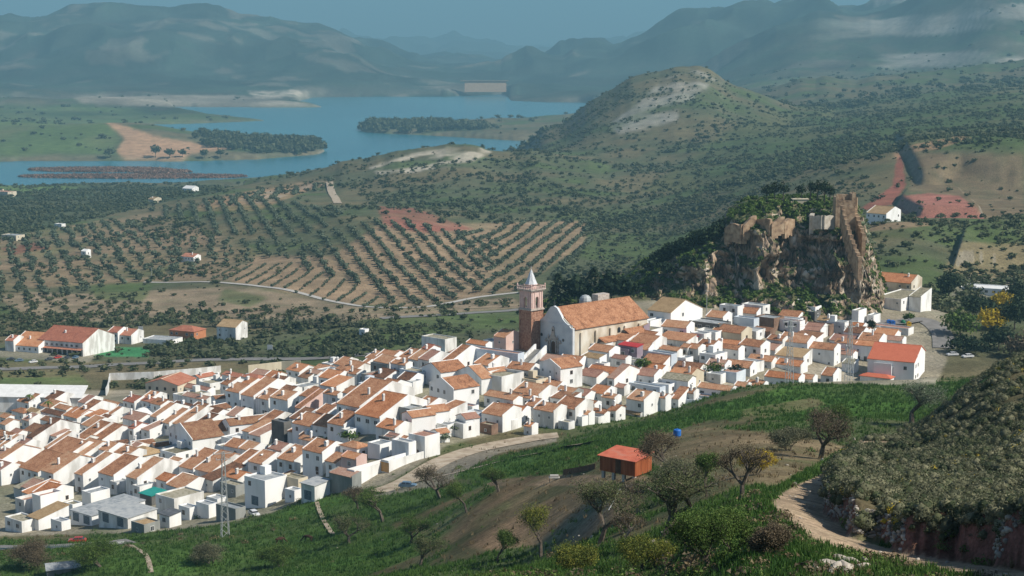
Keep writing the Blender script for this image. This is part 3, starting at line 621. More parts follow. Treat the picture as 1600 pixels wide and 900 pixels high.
T(0,700,'lower left village edge',[
('A',555,265,160,330,6.3,D(opts='cn',roof='terra')),('A',395,250,240,320,5,D(opts='n')),('A',150,255,110,150,3.2,D(opts='n')),
('A',650,130,290,330,4.5,D(opts='x')),('A',820,105,170,300,4.2),('A',865,285,110,380,5.6,D(opts='cv')),('A',1185,295,195,330,5.6,D(opts='v')),('A',1430,325,140,350,5.5,D(opts='v')),
('F',945,470,115,140,3.8,D(roof='grey',opts='b')),('F',1215,360,90,90,4,D(roof='grey')),
('F',955,702,270,400,3.2,D(roof='grey',opts='gzb',desc='low white garage row with blue doors and grey metal roof, left half')),('F',1330,727,370,220,3.3,D(roof='grey',opts='gzb',desc='low white garage row with blue doors and grey metal roof, right half')),
('M',400,745,145,220,3.4,D(roof='ochre',opts='bx')),('F',640,770,140,60,2.8,D(roof='grey')),('F',225,768,225,120,3.4,D(roof='moss')),('F',250,545,120,140,4.5,D(opts='p')),
('M',220,430,100,160,3,D(roof='moss',opts='b')),('F',420,500,110,155,6,D(roof='pink',opts='pb')),('F',755,590,110,70,3.6,D(opts='b')),
('F',1500,800,160,120,2.6,D(roof='ochre',wall='grey'))])
T(0,610,'left end of village',[
('A',55,360,70,100,5),('H',240,240,150,80,4),('A',380,240,140,60,4,D(wall='cream',roof='ochre')),('A',640,270,270,60,4,D(roof='brown')),('A',690,205,150,60,4),
('A',800,290,170,150,5.5,D(roof='orange',opts='n')),('A',848,262,120,260,6,D(opts='v')),('A',620,350,250,60,3,D(roof='brown',opts='v')),('A',340,432,110,120,4,D(roof='brown')),('A',340,492,70,340,6.4,D(roof='brown',opts='n')),
('A',510,605,60,290,3.6,D(opts='v')),('A',735,605,90,250,3.6,D(roof='terra',opts='n')),('A',945,490,145,260,4.6,D(opts='v')),('A',1060,510,120,260,3.6),
('B',1060,595,80,230,3.8,D(roof='brown',opts='v',phi=58)),('B',1400,590,100,180,3.8,D(roof='brown',phi=58)),('A',1370,645,100,150,3.6,D(roof='pink',opts='v')),
('H',1500,685,230,150,3,D(roof='ochre')),('A',1390,400,50,110,4.8,D(roof='red',opts='n')),('A',1200,165,190,60,3.2),('A',1400,130,140,110,4.2,D(roof='red')),
('A',1155,265,60,150,3.8),('B',1440,292,190,120,3.6,D(roof='white')),('A',10,605,60,230,3.6,D(opts='v')),('F',290,680,150,90,3.5,D(roof='moss')),
('A',-20,740,60,300,6.5,D(opts='x')),('A',30,545,60,100,4),('A',150,470,90,100,3.6,D(roof='pink')),('A',1000,200,60,130,4),('F',760,420,150,90,3,D(roof='grey')),('A',60,290,90,60,4),('A',1600,130,150,60,4,D(roof='red'))])
T(200,690,'village front above meadow',[
('A',400,415,125,110,3.8,D(roof='orange')),('A',680,292,170,330,4.6,D(opts='v')),('A',850,322,170,340,4.8,D(opts='cn')),('A',420,302,130,200,3.8,D(opts='v')),
('A',1060,258,60,140,3.8),('A',1195,238,115,230,4.6,D(opts='v')),('A',1400,237,165,200,4.6,D(opts='v')),('A',1140,392,160,120,3.6,D(roof='orange',opts='n')),
('F',1120,460,180,80,3.6,D(roof='moss',wall='grey')),('F',1425,408,235,180,8,D(roof='grey',opts='g',desc='tall white house with blue garage door and brown balcony at meadow edge')),
('F',245,562,145,110,3.2,D(roof='teal',opts='bz',wall='dark',desc='small open shed under a bright green canopy roof')),('F',480,597,225,230,4.4,D(roof='moss')),
('F',430,770,120,90,3.6,D(roof='dark',opts='z')),('F',640,692,130,60,3.6),('F',840,660,150,60,4.0,D(opts='b')),('F',1120,702,230,80,3.8,D(roof='grey',wall='grey',opts='b')),('F',930,600,130,80,3.2,D(roof='grey')),('F',120,470,90,120,3.6,D(roof='grey'))])
T(200,580,'upper left village rows',[
('B',515,150,340,110,6.5,D(roof='red',wall='cream',phi=18,pitch=16,hi=760,desc='large cream building with broad red gable roof at upper left of village')),
('B',740,72,90,130,4.6,D(hi=760,roof='red')),('A',960,75,70,40,4.6,D(roof='red',hi=760)),('A',1150,65,190,60,5.6,D(roof='red',hi=760)),('H',1350,88,190,80,4.6,D(roof='red',hi=760)),
('F',1240,112,130,110,3.6,D(wall='blue')),('A',830,212,300,60,3.4,D(roof='pink')),('A',820,305,290,60,3.6,D(roof='pink')),('B',910,290,60,90,4.6,D(roof='brown',phi=58)),
('A',1160,228,160,150,6.6,D(opts='v')),('A',1310,268,150,330,6.6,D(opts='v')),('A',1440,297,120,180,5.6),
('B',940,402,120,100,4.6,D(roof='brown')),('A',300,482,80,250,4.6,D(opts='v')),('A',650,387,220,60,3.6,D(roof='brown')),('A',810,382,150,60,3.6,D(roof='brown')),
('A',430,547,90,260,4.6,D(opts='v')),('A',560,562,110,330,4.6,D(opts='v')),('B',670,716,330,265,6.2,D(roof='brown',opts='v',phi=55)),('B',860,640,190,180,5.6,D(roof='brown',phi=58)),
('B',1060,567,110,380,6.6,D(roof='brown',opts='c',phi=62)),('B',1450,482,70,150,4.6,D(roof='brown',phi=58)),('A',1290,832,150,130,4.4,D(opts='v')),('F',1070,702,110,130,3.6),
('A',1600,832,150,120,4.2,D(roof='pink',opts='v')),('B',280,787,60,200,3.6,D(roof='brown',phi=58)),('F',490,832,150,110,2.8,D(roof='grey',opts='zb')),('F',150,400,60,100,3.6)])
T(400,660,'village front by dirt street',[
('A',90,432,100,130,4),('A',260,302,150,120,3.6,D(roof='pink')),('A',400,412,195,240,4.8,D(opts='v')),('A',690,325,220,200,6.6,D(opts='v')),('A',610,202,170,60,3.6),
('H',1050,275,180,110,3.8,D(roof='terra')),('A',830,422,110,150,3.8),('A',1045,388,165,90,4.2,D(roof='orange',wall='pink')),('F',290,0,140,60,8,D(wall='dark',roof='dark',opts='b',desc='tall windowless dark grey block among the white houses')),
('M',430,112,110,60,3.2,D(roof='orange',opts='b')),('F',960,82,75,75,3.8),('A',1450,182,130,50,3.6,D(roof='pink')),('A',1560,192,110,60,3.4),('F',1385,162,110,60,4.4,D(wall='dark',roof='dark',opts='b')),
('F',1290,232,130,110,4.4,D(opts='b')),('F',1590,212,180,60,5.4,D(opts='b')),('M',1000,577,250,80,4,D(roof='pink',wall='grey',opts='b')),('F',1025,502,25,350,5,D(opts='pb',desc='blank white yard wall beside the dirt street')),
('F',1380,402,40,330,3.4,D(opts='pbg',desc='long white wall with an orange garage door')),('F',610,657,150,130,4.6,D(roof='grey',opts='zg',desc='grey lean-to garage with blue door and metal roof')),('F',400,712,110,60,3.2),
('M',330,572,80,80,3.6,D(roof='orange')),('F',440,592,195,80,4.6,D(wall='cream',roof='moss')),('A',520,150,80,60,3.4)])
T(400,540,'upper central village rows',[
('A',450,272,145,130,4.8,D(opts='n',roof='orange')),('A',640,297,110,60,4.8,D(roof='pink')),('F',770,192,90,100,5.6),('A',860,192,110,80,4.8),('A',1040,197,60,60,3.8),('A',1110,227,60,140,3.8,D(opts='v')),
('H',930,312,150,150,3.8),('A',1050,302,100,80,3.8),('F',1370,202,180,60,4.8,D(roof='dark',wall='grey')),('F',1215,312,120,120,4.8,D(wall='grey')),('H',1470,117,140,130,4.6,D(roof='pink',hi=700)),
('A',1560,207,160,60,6.6),('F',500,432,120,200,3.8,D(roof='grey')),('A',130,567,120,120,5.6),('A',330,572,200,150,5.6),('A',560,542,120,120,3.8,D(opts='v')),('A',850,522,160,60,4.4),
('A',980,502,80,120,4.2),('A',1080,647,250,480,6.6,D(opts='cv')),('A',1340,502,150,240,4.6),('A',1290,757,270,420,5.2,D(opts='cv',roof='orange')),('A',480,657,80,340,5.6,D(opts='v',wall='pink')),
('M',670,722,70,180,3.8,D(roof='pink',opts='b')),('F',690,762,200,100,3.6,D(roof='grey',opts='zb',wall='dark')),('A',380,480,140,80,4,D(roof='brown')),('F',1250,420,190,100,4.5,D(wall='blue')),('F',720,260,90,110,5)])
T(600,580,'central village near the track',[
('A',250,362,90,100,5.4,D(roof='moss')),('F',270,392,160,110,7.6,D(wall='grey',roof='grey',opts='b',desc='unfinished grey concrete house with scaffold net')),('B',495,430,120,165,6.6,D(phi=58)),('B',290,482,110,215,6.6,D(phi=58)),
('B',725,190,255,235,6.6,D(opts='v',phi=52,desc='tall white gabled house with brown roof facing right')),('F',920,367,160,60,3.8),('A',1235,472,210,180,5.2,D(opts='vn')),('A',1345,302,290,90,4.6),
('F',825,552,155,120,4.6,D(roof='grey')),('B',850,500,100,130,5.4,D(phi=58,roof='pink')),('F',660,562,110,60,3.8),('B',570,650,80,100,2.8,D(phi=58)),
('F',425,682,170,135,6.4,D(roof='pink',opts='',desc='plain tall white cube with dark door at end of street')),('F',1120,562,120,60,3.2,D(wall='brown',roof='moss')),('A',1540,582,80,60,2.8,D(roof='orange')),
('F',1330,512,90,60,3.2,D(roof='grey')),('F',300,112,50,85,4.8),('F',960,440,120,90,4,D(wall='blue')),('F',700,380,100,90,4,D(opts='b'))])
T(600,500,'houses left of the church tower',[
('A',425,337,70,140,4.8,D(roof='red',opts='n')),('A',340,342,60,60,3.8),('F',635,202,240,105,3.8,D(opts='b')),('A',1060,267,200,60,4.6,D(roof='orange')),('F',1395,352,560,60,6.4,D(opts='b',phi=35,wall='blue',desc='long low bluish building with dark door below the tower')),
('A',700,442,100,310,4.6,D(opts='vn')),('B',590,547,200,240,5.6,D(phi=56)),('M',740,347,50,60,3.8,D(roof='pink')),('B',1015,612,260,110,5.6,D(phi=56)),('B',1110,547,80,160,4.6,D(phi=56)),
('F',1225,592,210,210,6.4,D(opts='bp')),('F',1600,612,160,60,3.8,D(wall='grey',roof='ochre')),('A',1270,187,120,130,5.6,D(wall='pink')),('F',1150,222,110,50,3.8),('F',380,545,220,90,4.8,D(wall='blue')),
('A',200,470,130,60,5.5),('F',560,380,120,90,4)])
T(800,560,'lower rows right of the church',[
('B',505,107,200,210,7.6,D(opts='v',phi=54,desc='tall white gabled house just below the church wall')),('A',280,388,260,180,4.4,D(opts='v')),('A',620,387,180,120,4.4,D(wall='grey')),('A',760,392,120,110,3.8,D(roof='pink')),('A',960,372,150,130,4.4,D(roof='orange')),
('A',1070,422,130,70,4.4),('A',240,502,100,130,4.4),('A',435,562,200,130,5.4,D(opts='v')),('A',660,532,200,180,5.4,D(opts='v')),('A',860,492,120,70,4.8),('A',800,592,120,60,3.4),('A',960,577,120,60,3.4),
('F',730,612,120,60,3.4,D(roof='grey')),('F',900,612,160,60,3.8,D(roof='grey')),('F',1000,690,300,70,3.2,D(opts='b')),('F',590,667,100,60,2.6,D(opts='b')),('A',1080,547,70,100,3.4),
('A',1375,447,165,170,5.4,D(opts='cv')),('A',1340,592,200,60,2.8,D(roof='ochre')),('A',1600,417,150,60,4.6),('A',1065,212,60,260,4.8,D(roof='pink',opts='n')),('A',880,197,170,120,3.8,D(roof='pink')),('A',1170,312,120,60,2.8,D(roof='pink')),
('F',1540,302,290,60,3.8,D(roof='grey',wall='blue')),('A',10,422,60,90,4.6),('F',960,57,90,60,3.8,D(roof='grey')),('A',200,420,110,70,4),('F',250,230,160,120,4,D(wall='cream',roof='ochre'))])
T(820,450,'beside the church side wall',[
('M',1240,407,150,60,5.4,D(roof='ochre',wall='mauve')),('B',700,530,60,160,3.8,D(phi=56)),('A',880,672,200,110,4.8,D(opts='v')),('M',780,742,180,70,4.2,D(roof='ochre')),
('F',1170,612,170,60,5.6,D(wall='mauve',roof='crimson',opts='z')),('A',1330,587,210,150,4.4,D(opts='v')),('A',1360,502,150,70,4.4),('A',1050,747,140,60,4.2,D(roof='pink')),('F',1200,757,160,60,3.8),('F',1080,640,100,90,4.2,D(wall='mauve'))])
T(1010,450,'rows just below castle rock',[
('A',255,257,210,340,6.4,D(opts='n',roof='ochre',rid=.45,desc='large white house with long lit gable between church and rock')),('F',40,342,30,240,3.8,D(opts='b')),('F',760,377,290,130,4.4,D(wall='dark',roof='grey')),('F',950,192,160,60,6.2,D(opts='p')),
('F',1215,187,190,80,5.4,D(wall='white',roof='grey')),('F',1330,317,170,120,5.4,D(wall='brown',roof='grey',opts='b')),('F',1120,322,180,60,4.6,D(opts='b',wall='blue')),('A',990,477,260,120,4.8,D(wall='cream',opts='v')),
('F',1600,347,240,60,6.2),('M',1290,457,160,60,2.8,D(roof='brown',opts='b',wall='brown')),('A',480,532,170,60,2.8,D(roof='crimson',opts='nx',desc='low house with vivid crimson roof')),('F',720,462,150,60,4.6),
('A',690,617,150,110,4.4,D(opts='v')),('A',540,637,110,80,4.4),('A',960,647,230,70,4.6,D(opts='v')),('A',1190,617,190,110,5.6,D(opts='v')),('A',1420,552,140,80,5.6,D(opts='v')),
('F',720,697,145,130,5.2,D(roof='grey')),('A',320,657,160,60,3.8),('F',260,692,220,60,5.4,D(wall='blue')),('F',410,732,75,80,3.8),('A',430,622,60,60,3.8),('F',1090,792,170,150,3.8,D(roof='grey')),('F',600,480,120,80,4.6)])
T(1000,540,'rows beside the green slope',[
('A',500,372,240,90,4.6,D(roof='moss')),('A',480,362,30,200,4.6,D(wall='cream',opts='n')),('F',1005,282,160,110,4.2,D(wall='blue',opts='b')),('F',840,302,130,60,3.6),('A',950,477,315,70,4.2,D(opts='v')),
('A',1110,432,115,60,4.2,D(opts='v')),('A',1280,427,160,70,4.2,D(opts='v')),('A',320,557,190,60,3.2),('A',400,557,70,180,3.2,D(opts='n')),('F',600,572,420,60,4.2,D(opts='b',wall='blue',phi=30,desc='long blank bluish wall at foot of the rows')),('F',840,547,230,60,3.2,D(opts='b',wall='blue')),
('A',560,500,90,60,3.6,D(roof='brown')),('A',100,580,80,80,3.4),('F',300,410,160,90,3.6,D(roof='grey'))],dphi=34)
T(1200,490,'right end above green slope',[
('A',410,312,265,110,6.6,D(opts='v')),('A',690,382,270,90,6.2,D(opts='v')),('M',370,462,260,40,3.8,D(roof='ochre')),('A',320,692,310,80,4.2,D(roof='orange')),('A',470,687,120,60,4.2,D(opts='v')),
('A',680,652,110,110,4.2),('M',900,527,110,60,3.6,D(roof='moss')),('A',900,317,170,60,5.6),('M',1130,347,210,60,6.4,D(roof='orange',opts='n')),('A',990,207,170,80,4.6,D(roof='brown',opts='v')),('A',1160,292,190,110,5.6,D(opts='v')),
('A',1400,287,200,60,4.6,D(roof='pink')),('H',1270,682,260,60,2.8,D(roof='bright',desc='small lit porch with bright salmon hipped roof')),('F',320,62,230,60,5.6,D(desc='white flat house with dark arches behind the lattice pylon')),('F',640,122,290,60,4.6,D(wall='brown',roof='moss')),('F',800,92,160,60,5.6)],dphi=32)
T(1200,410,'top right under the rock',[
('A',590,347,160,90,4.6,D(roof='orange')),('F',690,332,100,60,4.4,D(wall='red',roof='crimson',opts='b')),('F',780,332,90,40,4,D(opts='b')),('F',745,397,170,60,4.4,D(wall='red',roof='crimson')),('F',755,402,25,85,6.4,D(opts='b')),
('F',880,442,40,75,4.4,D(opts='b')),('F',1170,552,270,60,3,D(roof='pink',opts='b')),('F',390,412,210,60,4.6,D(roof='grey',wall='dark')),('F',395,372,160,60,5.4,D(opts='b')),('A',530,492,100,60,3.6,D(roof='ochre')),
('A',1195,177,250,120,6.4,D(roof='orange',wall='plaster',desc='old upper farmhouse with weathered walls above the road bend')),('F',1110,307,180,290,5.4,D(desc='broad white lower house with dark garage opening at road bend')),('M',1275,292,80,120,6.6,D(roof='moss',opts='b'))],sc=5.333,dphi=36)
bh=house('A',1428.7,566.5,62,29,8.2,roof='bright',phi=27,opts='xb',pitch=24,row='right end above green slope',desc='big white house with smooth salmon-red roof at right end of village')

# ---- lower houses, yards and sheds packed between the streets
def inside(h,x,y,m):
    ph=-h['o'].rotation_euler.z; dx=x-h['o'].location.x; dy=y-h['o'].location.y
    lx=dx*math.cos(ph)-dy*math.sin(ph); ly=dx*math.sin(ph)+dy*math.cos(ph)
    return -h['w']-m<lx<m and -m<ly<h['d']+m
TOWN=[(0,800),(230,790),(420,770),(480,752),(640,712),(690,690),(760,680),(850,655),(980,640),(1060,612),(1230,590),(1400,560),(1395,520),(1180,500),(1020,520),(930,560),(870,590),(800,590),(740,575),(600,570),(420,590),(240,625),(0,650)]
R=random.Random(5); cand=[]
for i in range(9000):
    u=R.uniform(0,1400); v=R.uniform(500,800)
    if not inpoly(np.array([u]),np.array([v]),TOWN)[0]: continue
    cand.append((u,v))
nr_=nl_=0; nf=0; NFILL=max(0,350-len(HOUSES)); print('placed',len(HOUSES))
for u,v in cand[:7500]:
    p=ray(u,v,395,720)
    if (u>800 and nr_>=62) or (u<=800 and nl_>=68): continue
    near_=[h for h in HOUSES if abs(h['o'].location.x-p.x)<26 and abs(h['o'].location.y-p.y)<26]
    ph=math.radians(R.choice([36,40,44])); w=R.uniform(4.2,8); d=R.uniform(5,10)
    if u>800: ph=math.radians(R.choice([30,33,36])); w=R.uniform(6,10.5); d=R.uniform(4.5,7)
    ok=True
    for fx in(-1,-.5,0):
        for fy in (0,.5,1):
            x=p.x+fx*w*math.cos(ph)+fy*d*math.sin(ph); y=p.y-fx*w*math.sin(ph)+fy*d*math.cos(ph)
            if any(inside(h,x,y,-.3) for h in near_): ok=False;break
        if not ok: break
    if not ok: continue
    for h in near_:
        c=h['o'].location
        X=h['o'].matrix_basis@Vector((-h['w']/2,h['d']/2,0))
        dx=X.x-p.x; dy=X.y-p.y; lx=dx*math.cos(ph)-dy*math.sin(ph); ly=dx*math.sin(ph)+dy*math.cos(ph)
        if -w<lx<0 and 0<ly<d: ok=False
    if not ok: continue
    k=FPX/p.y; h_=R.choice([3.2,3.6,4.0,4.6,5.0]) if u<800 else R.choice([2.8,3.2,3.6,4.2])
    uu,vv=project(p.x,p.y,p.z+h_)
    kd=R.choice(['A','A','A','A','A','M','F'])
    a=HOUSES.__len__()
    house(kd,uu,vv,w*k*math.cos(ph),d*k*math.sin(ph),h_,roof=R.choice(['terra','terra','orange','terra','brown','pink']) if kd!='F' else R.choice(['grey','moss','pink']),phi=math.degrees(ph),row=('tucked among streets at far left' if u<260 else 'tucked among streets left of centre' if u<520 else 'tucked among streets at centre' if u<760 else 'tucked among streets below church' if u<1000 else 'tucked among streets at right'),lo=p.y-12,hi=p.y+14)
    nf+=1
    if u>800: nr_+=1
    else: nl_+=1
print("fillers",nf)
for y,z,m in((2.4,5.2,0),(5.4,5.2,0),(3.9,8.6,3),(2.4,1.6,2),(5.4,1.6,2)): put('window',WIN[m],bh,(.003,y,z),PI/2)
for x,z,m in((-3,4.6,0),(-10,1.5,0),(-9,4.6,1)): put('window',WIN[m],bh,(x,-.003,z))
b=MB(); b.box(-13.2,-7.2,-1.5,-.002,-5,5.6); b.box(-13.2,-7.2,-1.5,-1.3,5.6,6.5); b.obj('terrace',['wall_white'],bh)
# the house labels: what it looks like + where it stands in its own row
ORD=['first','second','third','fourth','fifth','sixth','seventh','eighth','ninth','tenth','eleventh','twelfth','thirteenth','fourteenth']
WN={'white':'white','cream':'cream','blue':'bluish white','grey':'grey','dark':'dark grey','brown':'brown','pink':'pinkish','red':'red','mauve':'mauve','plaster':'weathered','orange':'orange'}
from collections import defaultdict
rows=defaultdict(list)
for h in HOUSES: rows[h['row']].append(h)
for rname,hs in rows.items():
    hs.sort(key=lambda h:-h['Y']); n=len(hs); nb=3 if n>14 else (2 if n>8 else 1)
    bands=[hs[i*n//nb:(i+1)*n//nb] for i in range(nb)]
    bn={1:[''],2:['back row','front row'],3:['back row','middle row','front row']}[nb]
    for band,bname in zip(bands,bn):
        band.sort(key=lambda h:h['u'])
        for i,h in enumerate(band):
            o=h['o']; noun='garage' if h['g'] else 'house'
            if h['desc']: lab=h['desc']
            else:
                rf=RN[h['roof']]
                if h['kind']=='F': rf='flat '+rf.replace('orange-brown tiled','roofed').replace('pinkish-tiled','pinkish-roofed')
                lab=f"{WN[h['wall']]} {rf} {noun}, {ORD[i]} from left{', '+bname if bname else ''}, {rname}"
            o['label']=lab; o['group']='white houses of the village'; o['category']='garage' if h['g'] else 'house'
print('HOUSES',len(HOUSES), 'max words',max(len(h['o']['label'].split()) for h in HOUSES))
# ------------------------------------------------------------------ church
def frame(p,ph,name,label,cat,group=None): return empty(name,p,-math.radians(ph),label,cat,group)
def arch_pts(w,h,n=8,x0=0,z0=0):
    return [(x0-w/2,z0),(x0+w/2,z0)]+[(x0+w/2*math.cos(a),z0+h-w/2+w/2*math.sin(a)) for a in [PI*i/n for i in range(n+1)]]
cp=ray(894.3,514.5,480,640,lift=9.6); CY=cp.y; ck=FPX/CY; cz=vy(CY,514.5)-9.6; cph=48
print('church',tuple(cp),cz)
church=frame((cp.x,CY,cz),cph,'church','large old church with tiled nave roof and pale baroque facade','church')
W,Dn,He=58/ck/math.cos(math.radians(cph)),128/ck/math.sin(math.radians(cph)),9.6
tp=math.tan(math.radians(33)); Hr=He+W/2*tp
b=MB(); b.prism([(-W,-6),(0,-6),(0,He),(-W/2,Hr),(-W,He)],'y',.5,Dn)
for i in range(5): yy=4+i*(Dn-8)/4; b.box(.003,.55,yy-.5,yy+.5,-6,He-1.6)
b.obj('nave_wall',['wall_plaster'],church)
b=MB(); lo_=[(-W-.5,He-.5*tp+.02),(-W/2,Hr+.02),(.5,He-.5*tp+.02)]; b.prism(lo_+[(x,z+.25) for x,z in lo_][::-1],'y',.95,Dn+.5)
b.prism([(-W/2-.25,Hr+.24),(-W/2+.25,Hr+.24),(-W/2,Hr+.45)],'y',1,Dn+.4); b.obj('roof',['roof_terra','roof_terra'],church)
# facade with curved shoulders
f=MB(); prof=[(-W-.2,-6),(.2,-6),(.2,He+.1),(-.9,He+.3),(-1.7,He+1.1),(-3.2,He+1.7),(-4.6,He+2.7),(-5.6,He+4.1),(-W/2+1.6,Hr+.3),(-W/2,Hr+.9),(-W/2-1.6,Hr+.3),(-W+5.6,He+4.1),(-W+4.6,He+2.7),(-W+3.2,He+1.7),(-W+1.7,He+1.1),(-W+.9,He+.3),(-W-.2,He+.1)]
f.prism(prof,'y',0,.9); fo=f.obj('facade',['wall_facade'],church)
m=MB(); m.box(-W-.35,.35,-.18,.0-.003,He+.9,He+1.2)
for x in(-W+.3,-.3-.0): m.box(x-.35,x+.35,-.12,-.003,-5,He+.1)
m.obj('cornice',['wall_facade'],church)
b=MB(); b.prism(arch_pts(2.1,4.4,x0=-W/2),'y',-.08,-.02); b.obj('door',['door_brown'],church)
p_=MB()
for sx in(-1,1):
    p_.box(-W/2+sx*1.5-.28,-W/2+sx*1.5+.28,-.42,-.003,0,4.6); p_.box(-W/2+sx*2.4-.22,-W/2+sx*2.4+.22,-.3,-.003,0,4.3)
    p_.lathe([(.1,0),(.35,.3),(.3,.7),(.12,1.1),(.02,1.5)],8,(-W/2+sx*2.2,-.3,5.2)); p_.lathe([(.3,0),(.5,.3),(.35,.9),(.1,1.3)],8,(-W/2+sx*3.4,-.2,3.9))
p_.prism([(x,z) for x,z in [(-W/2-2.9,4.7),(-W/2+2.9,4.7),(-W/2+2.6,5.2),(-W/2-2.6,5.2)]],'y',-.5,-.003)
p_.prism([(-W/2-1.7,5.204),(-W/2+1.7,5.204),(-W/2+1.2,6.3),(-W/2+.7,6.9),(-W/2+.55,9.0),(-W/2,9.6),(-W/2-.55,9.0),(-W/2-.7,6.9),(-W/2-1.2,6.3)],'y',-.34,-.003)
p_.obj('portal',['carved_stone'],church)
for x,z,r in((-W*.24,5.3,.55),(-W*.82,5.9,.55),(-W/2,9.9,.0),(-W/2,8.1,.36)):
    if r==0: continue
    q=MB(); yf=-.05 if z<7 else -.39; q.prism([(x+r*math.cos(a),z+r*math.sin(a)) for a in [2*PI*i/14 for i in range(14)]],'y',yf,yf+.045); q.obj('round_window',['pane'],church)
q=MB(); q.box(-W/2-.09,-W/2+.09,.3,.5,Hr+.8,Hr+2.6); q.box(-W/2-.5,-W/2+.5,.32,.48,Hr+1.8,Hr+2.0); q.obj('cross',['paint_dark'],church)
for yy in(11,22):
    q=MB(); q.prism([(y+yy,z+5.9) for y,z in arch_pts(1.5,1.9)],'x',.02,.06); q.obj('window',['pane'],church)
# side chapels / sacristy volumes on the sunlit side
b=MB(); b.box(.56,4.2,Dn-12,Dn-4,-6,5.4); b.prism([(-.2+.57,6.9),(4.6,5.0),(4.6,5.2),(.57,7.1)],'y',Dn-12.3,Dn-3.7,1); b.box(.56,3.2,Dn-24,Dn-17,-6,4.0); b.prism([(.57,5.3),(3.6,4.0),(3.6,4.2),(.57,5.5)],'y',Dn-24.3,Dn-16.7,1); b.obj('side_chapel',['wall_plaster','roof_terra'],church)
# low rear aisle roof and rubble dome behind the ridge
b=MB(); b.box(-W-5,-W-.01,4,Dn-6,-6,He-.4); b.prism([(-W-5.3,He-.9),(-W+.3,He+2.4),(-W+.3,He+2.65),(-W-5.3,He-.65)],'y',3.8,Dn-5.8,1); b.obj('aisle',['wall_plaster','roof_ochre'],church)
b=MB(); b.box(-W*.5-4,-W*.5-1,Dn-14,Dn-8.5,Hr-4,Hr+2.2); b.lathe([(2.2,0),(2.2,1.6),(1.9,2.6),(1.2,3.3),(.1,3.6)],12,(-W*.5-3.6,Dn-17.5,Hr-1.2),1); b.obj('dome',['carved_stone','galvanised'],church)
# ------------------------------------------------------------------ bell tower
tY=CY+(894.3-830)/ck*.62; tph=45; tz=vy(tY,549); tx=azim(830,549)*tY; tk=FPX/tY
tower=frame((tx,tY,tz),tph,'bell_tower','tall slender brick bell tower with pointed pale spire beside church','tower')
S=18.6/tk/math.cos(math.radians(tph)); Hb=64/tk/.985; Hl=35/tk
b=MB(); b.box(-S,0,0,S,-6,Hb); 
for x0,x1,y0,y1 in((-S-.1,-S+.35,-.1,.35),(-.35,.1,-.1,.35),(-.35,.1,S-.35,S+.1),(-S-.1,-S+.35,S-.35,S+.1)): b.box(x0,x1,y0,y1,-6,Hb-.01)
for z in(Hb*.42,Hb*.72): b.box(-S-.06,.06,-.06,S+.06,z,z+.18)
b.obj('shaft',['brick'],tower)
b=MB(); b.box(-S-.45,.45,-.45,S+.45,Hb,Hb+.3); b.box(-S-.25,.25,-.25,S+.25,Hb+.3,Hb+.7); b.obj('cornice',['carved_stone'],tower)
b=MB(); b.box(-S-.5,.5,-.5,S+.5,Hb+Hl-.9,Hb+Hl-.55); b.box(-S-.75,.75,-.75,S+.75,Hb+Hl-.55,Hb+Hl-.2); b.obj('cornice',['carved_stone'],tower)
b=MB(); z0,z1=Hb+.7,Hb+Hl-.9; t=.85; ow=1.5
for (ax) in ('x','y'):
    for side in(0,1):
        if ax=='y':
            ya,yb=(0,t) if side==0 else (S-t,S)
            b.box(-S,-S/2-ow/2,ya,yb,z0,z1); b.box(-S/2+ow/2,0,ya,yb,z0,z1)
            b.prism([(-S/2-ow/2,z1),(-S/2-ow/2,z0+3.1)]+[(-S/2-ow/2*math.cos(a),z0+3.1+ow/2*math.sin(a)) for a in [PI*i/8 for i in range(1,8)]]+[(-S/2+ow/2,z0+3.1),(-S/2+ow/2,z1)],'y',ya+.004,yb-.004)
        else:
            xa,xb=(-t,0) if side==0 else (-S,-S+t)
            b.box(xa+.003,xb-.003,t,S/2-ow/2,z0,z1); b.box(xa+.003,xb-.003,S/2+ow/2,S-t,z0,z1)
            b.prism([(S/2-ow/2,z1-.002),(S/2-ow/2,z0+3.1)]+[(S/2-ow/2*math.cos(a),z0+3.1+ow/2*math.sin(a)) for a in [PI*i/8 for i in range(1,8)]]+[(S/2+ow/2,z0+3.1),(S/2+ow/2,z1-.002)],'x',xa+.006,xb-.006)
for q in(.09,.28,.72,.91):   # pilasters
    b.box(-S+q*S-.14,-S+q*S+.14,-.16,-.003,z0,z1); b.box(.003,.16,q*S-.14,q*S+.14,z0,z1); b.box(-S-.16,-S-.003,q*S-.14,q*S+.14,z0,z1)
b.obj('belfry',['wall_pink'],tower)
q=MB(); q.lathe([(.12,1.1),(.3,1.0),(.38,.5),(.55,.05),(.58,0)],10,(-S/2,S/2,z0+1.9)); q.tube((-S/2-1.3,S/2,z0+3),(-S/2+1.3,S/2,z0+3),.08,.08); q.obj('bell',['paint_dark'],tower)
zt=Hb+Hl-.2
b=MB()
for i in range(9):
    x=-S-.5+i*(S+1)/8
    for y in(-.5,S+.5): b.lathe([(.12,0),(.16,.25),(.08,.5),(.12,.85)],6,(x,y,zt))
    if 0<i<8:
        yy=-.5+i*(S+1)/8
        for xx in(-S-.5,.5): b.lathe([(.12,0),(.16,.25),(.08,.5),(.12,.85)],6,(xx,yy,zt))
for x0,x1,y0,y1 in((-S-.65,.65,-.62,-.38),(-S-.65,.65,S+.38,S+.62),(-S-.62,-S-.38,-.37,S+.37),(.38,.62,-.37,S+.37)): b.box(x0,x1,y0,y1,zt+.85,zt+1.0)
for x in(-S-.5,.5):
    for y in(-.5,S+.5): b.lathe([(.22,0),(.22,1.1),(.3,1.3),(.05,1.9)],6,(x,y,zt+.01))
b.obj('balustrade',['wall_pink'],tower)
